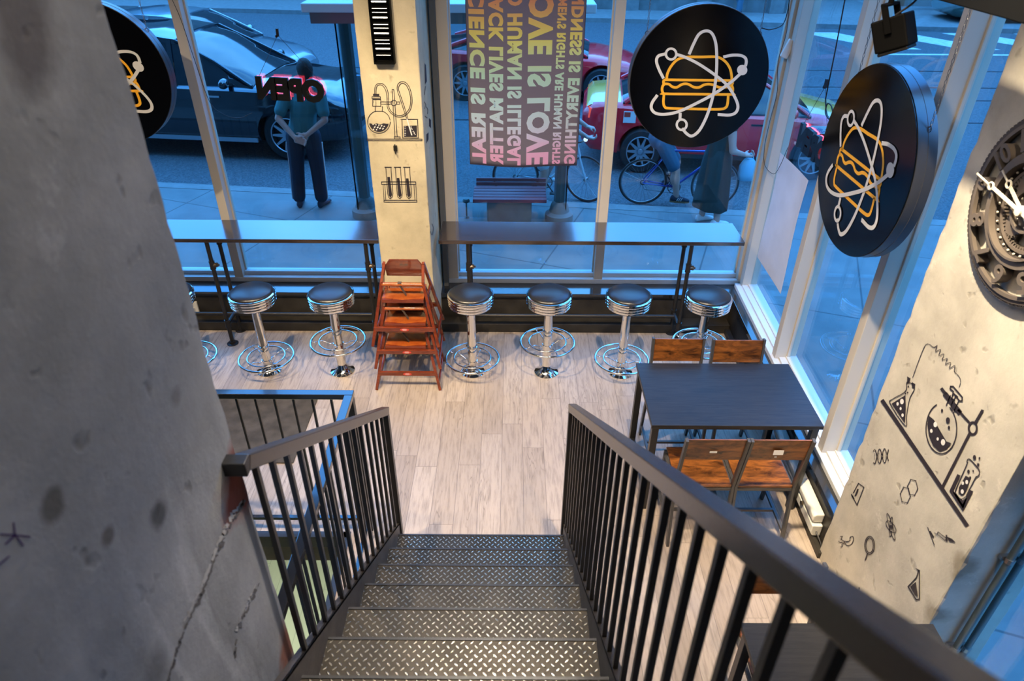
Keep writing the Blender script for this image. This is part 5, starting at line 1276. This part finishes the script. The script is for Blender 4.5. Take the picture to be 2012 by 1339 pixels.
taxi = make_car('red taxi with yellow roof and boot lid, behind the frontal round sign', M['carred'], (3.18, 10.24, G), 'sedan', sc=.92, roofpaint=M['caryellow'], lid=M['caryellow'])
taxi.scale = (.84, .92, .92); taxi.location = (3.053, 10.254, G)
make_car('dark green car passing at the far right corner, behind the spotlight', M['cargreen'], (15.0, 22.6, G), 'sedan', rz=0, sc=.95)
def on_car(name, car, x, z, w, h, m, txt=None, tm=None, y=-.925):
    o = obj(name, MB().box(x-w/2, x+w/2, y-.004, y, z-h/2, z+h/2), m, car)
    if txt:
        me = text_mesh(txt, 1, 0, .02); x0, x1, y0, y1 = bounds(me)
        map_mesh(me, lambda c: Vector((x-w*.46+(c.x-x0)/(x1-x0)*w*.92, y-.006, z-h*.34+(c.y-y0)/(y1-y0)*h*.5))); obj('sticker_lettering', me, tm, o)
M['blueprint'] = mat('blue_print', (.01,.12,.45), .5)
on_car('transit_sticker', taxi, 1.456, .77, .50, .11, M['sticker_white'], 'WHEEL-TRANS', M['blueprint'], -.90)
on_car('fare_sticker', taxi, -1.63, .86, .20, .17, M['sticker_white'], None, None, -.925)
obj('fare_print', MB().box(-1.72, -1.62, -.931, -.9295, .86, .93), M['sticker_red'], taxi)
sg2 = MB(); sg2.box(-.12, .12, -.10, .10, 0, .10); obj('roof_lamp', sg2, M['sticker_white'], taxi, bevel=.02, loc=(-.1, 0, 1.49))

# ================================================================== BICYCLES
def make_bike(label, loc, rz, fm, tyre, steer=0., sc=.9):
    t = thing('bicycle', label, 'bicycle', loc, rz, 'bicycles at the kerb'); t.scale = (sc,)*3
    R = .335; A = Vector((0, 0, R)); B = Vector((1.0, 0, R)); bbk = Vector((.44, 0, .28)); seat = Vector((.30, 0, .82)); head = Vector((.86, 0, .80)); headb = Vector((.89, 0, .68))
    def wheel(c, ang, par):
        Q = Matrix.Translation(c) @ Matrix.Rotation(ang, 4, 'Z'); P_ = lambda r, a, y=0: Q @ Vector((r*math.cos(a), y, r*math.sin(a)))
        w_ = obj('wheel', MB().tube([P_(R-.013, a) for a in np.linspace(0, 2*PI, 57)[:-1]], .015, 8, closed=True), tyre, par, smooth=True)
        obj('wheel_rim', MB().tube([P_(R-.032, a) for a in np.linspace(0, 2*PI, 57)[:-1]], .009, 6, closed=True), M['hubmetal'], w_, smooth=True)
        g = MB()
        for k in range(28): g.tube([P_(.02, 2*PI*k/28 + (.5 if k % 2 else -.5), .025*(1 if k % 2 else -1)), P_(R-.035, 2*PI*k/28)], .0014, 4)
        g.tube([Q @ Vector((0, -.045, 0)), Q @ Vector((0, .045, 0))], .020, 10); obj('spokes', g, M['hubmetal'], w_)
        return w_
    wheel(A, 0, t); wheel(B, steer, t)
    f = MB()
    for p, q, r in ((seat, bbk, .016), (head, seat + Vector((.012,0,-.03)), .015), (headb, bbk, .018), (head + Vector((-.01,0,.03)), headb + Vector((.005,0,-.02)), .019)): f.tube([p, q], r, 10)
    for s in (-1, 1): f.tube([bbk + Vector((0, s*.02, 0)), A + Vector((0, s*.06, 0))], .010, 8); f.tube([seat + Vector((.01, s*.015, -.04)), A + Vector((0, s*.06, 0))], .008, 8)
    obj('frame', f, fm, t, smooth='auto')
    fk = MB()
    for s in (-1, 1): fk.tube(spline([headb + Vector((.0, s*.03, -.01)), headb + Vector((.05, s*.055, -.18)), B + Vector((0, s*.055, 0))], 4), .011, 8)
    obj('fork', fk, fm, t, smooth='auto')
    hb = MB(); top = head + Vector((-.02, 0, .08)); hb.tube([head, top], .013, 8); c_, s_ = math.cos(steer), math.sin(steer)
    hb.tube(spline([top + Vector((.06*c_ - y*s_ + d*c_, y*c_ + .06*s_ + d*s_, z)) for y, d, z in ((-.27,-.10,.02), (-.18,-.02,.03), (0, .02, .0), (.18,-.02,.03), (.27,-.10,.02))], 4), .012, 8)
    h_ = obj('handlebar', hb, M['blacksteel'], t, smooth='auto')
    obj('front_lamp', MB().ball(top + Vector((.12, 0, .02)), .03, 10), M['headlight'], h_)
    sd = MB(); sd.tube([seat, seat + Vector((-.02, 0, .12))], .012, 8); obj('seat_post', sd, M['hubmetal'], t)
    obj('saddle', MB().loft([[(seat.x + x, w*math.cos(a), seat.z + .14 + .022*math.sin(a)) for a in np.linspace(0, 2*PI, 13)[:-1]] for x, w in ((-.15,.05), (-.12,.075), (-.04,.06), (.05,.03), (.13,.02), (.14,.008))]), M['vinyl'], t, smooth=True)
    cr_ = MB(); cr_.torus(bbk + Vector((0,-.035,0)), .085, .006, 'Y', 32, 6)
    for k in range(5): a = 2*PI*k/5; cr_.bar(bbk + Vector((0,-.035,0)), bbk + Vector((.082*math.cos(a), -.035, .082*math.sin(a))), .012, .004)
    cr_.tube([bbk + Vector((0,-.05,0)), bbk + Vector((.10,-.065,-.13))], .010, 8); cr_.box(bbk.x+.06, bbk.x+.14, -.14, -.07, bbk.z-.145, bbk.z-.125)
    cr_.tube([bbk + Vector((0,.05,0)), bbk + Vector((-.10,.065,.13))], .010, 8); cr_.box(bbk.x-.14, bbk.x-.06, .07, .14, bbk.z+.125, bbk.z+.145)
    obj('crank', cr_, M['blacksteel'], t)
    cn = MB(); a1 = A + Vector((0,-.035,0)); b1 = bbk + Vector((0,-.035,0)); cn.tube([a1 + Vector((0,0,.03)), b1 + Vector((0,0,.085))], .003, 5); cn.tube([a1 + Vector((0,0,-.03)), a1 + Vector((.03,0,-.10)), b1 + Vector((0,0,-.085))], .003, 5); cn.torus(a1, .032, .006, 'Y', 20, 6)
    obj('chain', cn, M['tyre'], t); return t
BA = -.10
make_bike('blue bicycle with black tyres, straddled by a rider in denim shorts', (1.655, 8.42, G), BA, M['bikeblue'], M['tyre'], 0.1)
make_bike('white bicycle with brown tyres behind the maroon bench, front wheel turned', (.045, 8.58, G), BA, M['bikewhite'], M['tan_tyre'], -.45)

# ================================================================== PEOPLE
def person(label, loc, rz, J, top, bottom, sc=1., sleeve='short', shorts=False, shoe=None, hair_len=0, dress=False, fingers=True, vox=.008, stripe=False, hairmat=None, sole=None):
    """J: joints in local metres (x right, y forward, z up): pelvis, chest, neck, head, shL, elL, haL, hipL, knL, anL (and R)"""
    t = thing('person', label, 'person', loc, rz); t.scale = (sc,)*3
    V = {k: Vector(v) for k, v in J.items() if not k.startswith('curl')}
    b = MB()
    def cap(p, r0, q, r1): b.cap(p, r0, q, r1, 12)
    up_ = (V['neck'] - V['pelvis']).normalized()
    b.ball(V['pelvis'], .13, 16, (1.15, .85, .9)); cap(V['pelvis'], .12, V['chest'], .13); b.ball(V['chest'], .15, 16, (1.08, .72, 1.0)); cap(V['chest'], .11, V['neck'], .06); cap(V['neck'], .055, V['head'], .055)
    hd = V['head'] + Vector((0, 0, .03)); fwd = Vector(J.get('look', (0, 1, 0))).normalized(); sd = fwd.cross(Vector((0,0,1))).normalized()
    RM = Matrix((sd, fwd, Vector((0,0,1)))).transposed()
    b.ball(hd, .100, 18, (.80, .98, 1.16), RM); b.ball(hd + fwd*.035 - Vector((0,0,.065)), .06, 14, (.85, .9, .9), RM)
    b.ball(hd + fwd*.100 - Vector((0,0,.015)), .018, 8, (.8, .9, 1.3), RM); b.ball(hd + fwd*.088 - Vector((0,0,.055)), .02, 8, (1.2, .5, .5), RM)
    for s in (-1, 1): b.ball(hd + sd*s*.083 - Vector((0,0,.01)), .026, 8, (.4, .8, 1.15), RM)
    for s in ('L', 'R'):
        cap(V['chest'] + (V['sh'+s]-V['chest'])*.5 + Vector((0,0,.04)), .06, V['sh'+s], .058); cap(V['sh'+s], .055, V['el'+s], .040); cap(V['el'+s], .040, V['ha'+s], .026)
        cap(V['pelvis'] + (V['hip'+s]-V['pelvis'])*.6, .09, V['hip'+s], .095); cap(V['hip'+s], .092, V['kn'+s], .060); cap(V['kn'+s], .060, V['an'+s], .040)
        cm = V['kn'+s].lerp(V['an'+s], .3); back = Vector((0, -.015, 0)); b.ball(cm + back, .062, 12, (.95, 1, 1.7))
        # palm, four fingers and a thumb
        h = V['ha'+s]; d = Vector(J.get('hd'+s, tuple(h - V['el'+s]))).normalized(); w_ = Vector(J.get('hw'+s, (0, 1, 0))); w_ = (w_ - d*w_.dot(d)).normalized(); n_ = d.cross(w_)
        b.ball(h + d*.045, .042, 12, (1, 1, 1)) if not fingers else None
        if fingers:
            for k in range(3): b.cap(h + w_*(.026*(k-1)), .020, h + d*.085 + w_*(.024*(k-1)), .017, 8)
            cu = J.get('curl'+s, .5); 
            for k, ln in enumerate((.070, .080, .074, .058)):
                r0 = h + d*.09 + w_*(.0215*(1.5-k)); r1 = r0 + (d*math.cos(cu*.6) + n_*math.sin(cu*.6))*ln*.5; r2_ = r1 + (d*math.cos(cu*1.6) + n_*math.sin(cu*1.6))*ln*.5
                b.cap(r0, .0098, r1, .0090, 8); b.cap(r1, .0090, r2_, .0080, 8)
            t0 = h + d*.030 + w_*.034; t1 = t0 + (w_*.6 + d*.7 + n_*.4).normalized()*.038; t2_ = t1 + (w_*.2 + d*.9 + n_*.4).normalized()*.030; b.cap(t0, .015, t1, .0115, 8); b.cap(t1, .0115, t2_, .0095, 8)
    obj('body', remeshed(b, vox, 3), M['skin'], t)
    for s in (-1, 1):
        obj('eye', MB().ball(hd + fwd*.090 + sd*s*.032 + Vector((0,0,.008)), .0105, 8, (1, .6, .6), RM), M['hair'], t)
    # hair
    h = MB(); h.ball(hd + Vector((0,0,.022)) - fwd*.010, .108, 20, (.83, .98, 1.10), RM); h.ball(hd - fwd*.035 - Vector((0,0,.03)), .088, 16, (.86, .85, 1.1), RM)
    if hair_len: h.cap(hd - fwd*.05, .085, hd - fwd*.075 - Vector((0,0,hair_len)), .055)
    hm_ = remeshed(h, .009, 2, 'hair'); bm = bmesh.new(); bm.from_mesh(hm_)
    rem = [v for v in bm.verts if (v.co - hd).dot(fwd) > .045 and v.co.z < hd.z + .055]
    bmesh.ops.delete(bm, geom=rem, context='VERTS'); bm.to_mesh(hm_); bm.free()
    for v in hm_.vertices: v.co += Vector((random.uniform(-1,1), random.uniform(-1,1), random.uniform(-1,1)))*.0022
    so = hm_; obj('hair', so, hairmat or M['hair'], t)
    # shirt / dress top
    c = MB(); e = .014
    c.ball(V['pelvis'] + up_*.03, .13+e, 18, (1.17, .90, .95)); c.cap(V['pelvis'] + up_*.0, .137+e, V['chest'], .140+e); c.ball(V['chest'], .155+e, 18, (1.08, .76, 1.02)); c.cap(V['chest'], .115+e, V['neck'] - up_*.055, .070+e)
    for s in ('L', 'R'):
        c.cap(V['chest'] + (V['sh'+s]-V['chest'])*.5 + Vector((0,0,.04)), .065+e, V['sh'+s], .060+e)
        if sleeve == 'short': c.cap(V['sh'+s], .058+e, V['sh'+s].lerp(V['el'+s], .72), .058+e)
        elif sleeve == 'long': c.cap(V['sh'+s], .058+e, V['el'+s], .048+e); c.cap(V['el'+s], .048+e, V['el'+s].lerp(V['ha'+s], .9), .034+e)
    obj('dress' if dress else 'shirt', remeshed(c, .010, 4, 'shirt'), top, t)
    if dress:
        p = V['pelvis']; secs = []
        for zz, rr_ in ((.10, .150), (0, .185), (-.15, .205), (-.30, .22), (-.50, .235), (-.64, .24), (-.635, .225), (-.30, .20)):
            secs.append([(p.x + rr_*1.05*(1 + .05*math.sin(7*a + zz*6))*math.cos(a), p.y + rr_*.82*(1 + .06*math.sin(6*a))*math.sin(a), p.z + zz) for a in np.linspace(0, 2*PI, 41)[:-1]])
        obj('skirt', MB().loft(secs), bottom, t, smooth=True)
    else:
        c = MB(); c.ball(V['pelvis'] - up_*.02, .135+.008, 18, (1.17, .88, .95))
        for s in ('L', 'R'):
            c.cap(V['pelvis'] + (V['hip'+s]-V['pelvis'])*.6, .10, V['hip'+s], .105)
            if shorts: c.cap(V['hip'+s], .106, V['hip'+s].lerp(V['kn'+s], .82), .092)
            else: c.cap(V['hip'+s], .108, V['kn'+s], .088); c.cap(V['kn'+s], .088, V['an'+s] + Vector((0,0,.05)), .080)
        tr = obj('shorts' if shorts else 'trousers', remeshed(c, .010, 4, 'trousers'), bottom, t)
        if stripe:
            for s, sg_ in (('L', -1), ('R', 1)):
                g = MB(); a = V['kn'+s] + Vector((sg_*.084, 0, 0)); z_ = V['an'+s] + Vector((sg_*.076, 0, .02)); g.bar(V['hip'+s].lerp(V['kn'+s], .2) + Vector((sg_*.100, 0, 0)), a, .016, .030, (0,1,0)); g.bar(a, z_, .016, .030, (0,1,0)); obj('side_stripe', g, M['whitecloth'], tr)
    for s in ('L', 'R'):
        an = V['an'+s]; fd = Vector(J.get('foot'+s, (0, 1, 0))).normalized(); g = MB()
        secs = []
        sdv = fd.cross(Vector((0,0,1))).normalized()
        for u, w_, h0 in ((-.075, .022, .055), (-.06, .036, .085), (-.01, .040, .095), (.05, .042, .070), (.11, .046, .052), (.155, .040, .040), (.18, .022, .028)):
            secs.append([an + fd*u + sdv*w_*math.cos(a) + Vector((0, 0, -.078 + h0*.5 + h0*.5*math.sin(a))) for a in np.linspace(0, 2*PI, 15)[:-1]])
        so = obj('shoe', MB().loft(secs), shoe or M['shoe'], t, smooth=True)
        if sole: obj('sole', MB().prism([(-.078, -.025), (-.078, .025), (0, .043), (.12, .048), (.182, .02), (.182, -.02), (.12, -.048), (0, -.043)], lambda p: an + fd*p[0] + sdv*p[1] + Vector((0,0,-.085)), lambda p: an + fd*p[0] + sdv*p[1] + Vector((0,0,-.062))), sole, so)
        if sole:
            g = MB()
            for k in range(3): g.bar(an + fd*(.01+.025*k) + sdv*.041 + Vector((0,0,-.055)), an + fd*(.03+.025*k) + sdv*.036 + Vector((0,0,-.015)), .010, .006, tuple(sdv))
            obj('shoe_stripes', g, M['whitecloth'], so)
    return t
# man with hands clasped behind his back, looking away over the road
m = at(612, 405, Z=0)
man = person('man in a teal shirt standing outside with hands clasped behind his back', (m.x, m.y, 0), .05, dict(
    pelvis=(.045,0,.95), chest=(.10,.01,1.25), neck=(.145,.02,1.46), head=(.165,.03,1.575), look=(-.35, .9, -.05),
    shL=(-.07,0,1.385), elL=(-.18,-.13,1.12), haL=(.01,-.235,.915), hdL=(1,-.12,-.35), hwL=(.2,.1,1), curlL=.9,
    shR=(.30,0,1.38), elR=(.345,-.13,1.10), haR=(.11,-.20,.935), hdR=(-1,-.12,-.35), hwR=(-.2,.1,1), curlR=.9,
    hipL=(-.06,0,.88), knL=(-.10,.01,.48), anL=(-.13,-.01,.085), footL=(-.1,1,0), hipR=(.14,0,.88), knR=(.145,.01,.48), anR=(.145,-.02,.085), footR=(.35,1,0)),
    M['teal'], M['navy'], sc=.985, vox=.007, stripe=True)
# rider of the blue bicycle
person('cyclist in blue denim shorts straddling the blue bicycle, upper body behind the frontal round sign', (1.95, 8.40, G), -PI/2 + BA, dict(
    pelvis=(0,-.16,.93), chest=(0,.10,1.17), neck=(0,.24,1.34), head=(0,.30,1.44), look=(0,1,-.1),
    shL=(-.18,.17,1.28), elL=(-.25,.36,1.10), haL=(-.23,.56,.98), hdL=(0,1,-.2), hwL=(1,0,0), curlL=1.2,
    shR=(.18,.17,1.28), elR=(.25,.36,1.10), haR=(.23,.56,.98), hdR=(0,1,-.2), hwR=(-1,0,0), curlR=1.2,
    hipL=(-.10,-.12,.88), knL=(-.14,.12,.56), anL=(-.14,.03,.30), footL=(0,1,0), hipR=(.11,-.12,.88), knR=(.17,.08,.56), anR=(.20,.13,.215), footR=(0,1,0)),
    M['denim'], M['denim'], sc=.93, shorts=True, shoe=M['navy'], sole=M['gum'], vox=.009)
# rider of the white bicycle
person('cyclist in pale clothes astride the white bicycle, mostly behind the text banner', (.40, 8.53, G), -PI/2 + BA, dict(
    pelvis=(0,-.16,.93), chest=(0,.10,1.17), neck=(0,.24,1.34), head=(0,.30,1.44), look=(0,1,-.1),
    shL=(-.18,.17,1.28), elL=(-.25,.36,1.10), haL=(-.23,.56,.98), hdL=(0,1,-.2), hwL=(1,0,0), curlL=1.2,
    shR=(.18,.17,1.28), elR=(.25,.36,1.10), haR=(.23,.56,.98), hdR=(0,1,-.2), hwR=(-1,0,0), curlR=1.2,
    hipL=(-.10,-.12,.88), knL=(-.14,.12,.56), anL=(-.14,.03,.30), footL=(0,1,0), hipR=(.11,-.10,.88), knR=(.17,.02,.50), anR=(.19,.0,.085), footR=(0,1,0)),
    M['whitecloth'], M['whitecloth'], sc=.93, shorts=True, shoe=M['whitecloth'], vox=.010)
# woman in a dark green dress
w_ = at(1388, 440, Z=0)
wo_ = person('woman in a dark green dress carrying a pale blue bag, below the frontal round sign', (w_.x, w_.y, 0), -PI/2+.35, dict(
    pelvis=(0,0,.88), chest=(0,.01,1.15), neck=(0,.02,1.34), head=(0,.03,1.45), look=(.1,1,0),
    shL=(-.165,0,1.27), elL=(-.22,.06,1.02), haL=(-.16,.24,.92), hdL=(.2,1,-.1), hwL=(1,0,0), curlL=1.3,
    shR=(.165,0,1.27), elR=(.225,.02,1.00), haR=(.20,.22,.93), hdR=(0,1,-.2), hwR=(-1,0,.2), curlR=1.4,
    hipL=(-.09,0,.82), knL=(-.10,.03,.46), anL=(-.10,-.02,.085), footL=(0,1,0), hipR=(.09,0,.82), knR=(.10,.03,.46), anR=(.11,.06,.085), footR=(0,1,0)),
    M['greydress'], M['greydress'], sc=.93, sleeve='none', dress=True, hair_len=.16, shoe=M['whitecloth'], vox=.009)
hp = Matrix.Rotation(-PI/2+.35, 4, 'Z') @ Vector((.20, .30, .93)) * .93 + Vector((w_.x, w_.y, 0))
bg = thing('carrier_bag', 'pale blue carrier bag hanging from the hand of the woman in dark green', 'bag', (hp.x, hp.y, hp.z))
secs = []
for z, a_, b_ in ((-.30, .06, .03), (-.295, .085, .05), (-.22, .10, .06), (-.13, .095, .05), (-.08, .07, .035), (-.05, .05, .022)):
    secs.append([(a_*math.cos(u)*(1+.08*math.sin(5*u+z*20)), b_*math.sin(u), z) for u in np.linspace(0, 2*PI, 25)[:-1]])
obj('bag_body', MB().loft(secs), M['bluebag'], bg, smooth=True)
g = MB()
for s in (-1, 1): g.tube(spline([(s*.045, -.01, -.06), (s*.03, -.01, -.02), (0, -.01, .012), ], 4), .006, 6)
obj('bag_handle', g, M['bluebag'], bg)
# distant pedestrian
q = at(1438, 22, Z=0)
person('distant pedestrian in a red top and blue jeans on the far sidewalk', (q.x, q.y-.7, 0), 2.0, dict(
    pelvis=(0,0,.95), chest=(0,.01,1.25), neck=(0,.02,1.46), head=(0,.03,1.575),
    shL=(-.185,0,1.39), elL=(-.23,-.02,1.10), haL=(-.22,.06,.86), shR=(.185,0,1.39), elR=(.23,-.02,1.10), haR=(.22,.08,.86),
    hipL=(-.10,0,.88), knL=(-.11,.06,.48), anL=(-.12,.12,.085), hipR=(.10,0,.88), knR=(.11,-.02,.48), anR=(.11,-.14,.10)),
    M['redcloth'], M['denim'], sc=1.0, vox=.014, fingers=False)
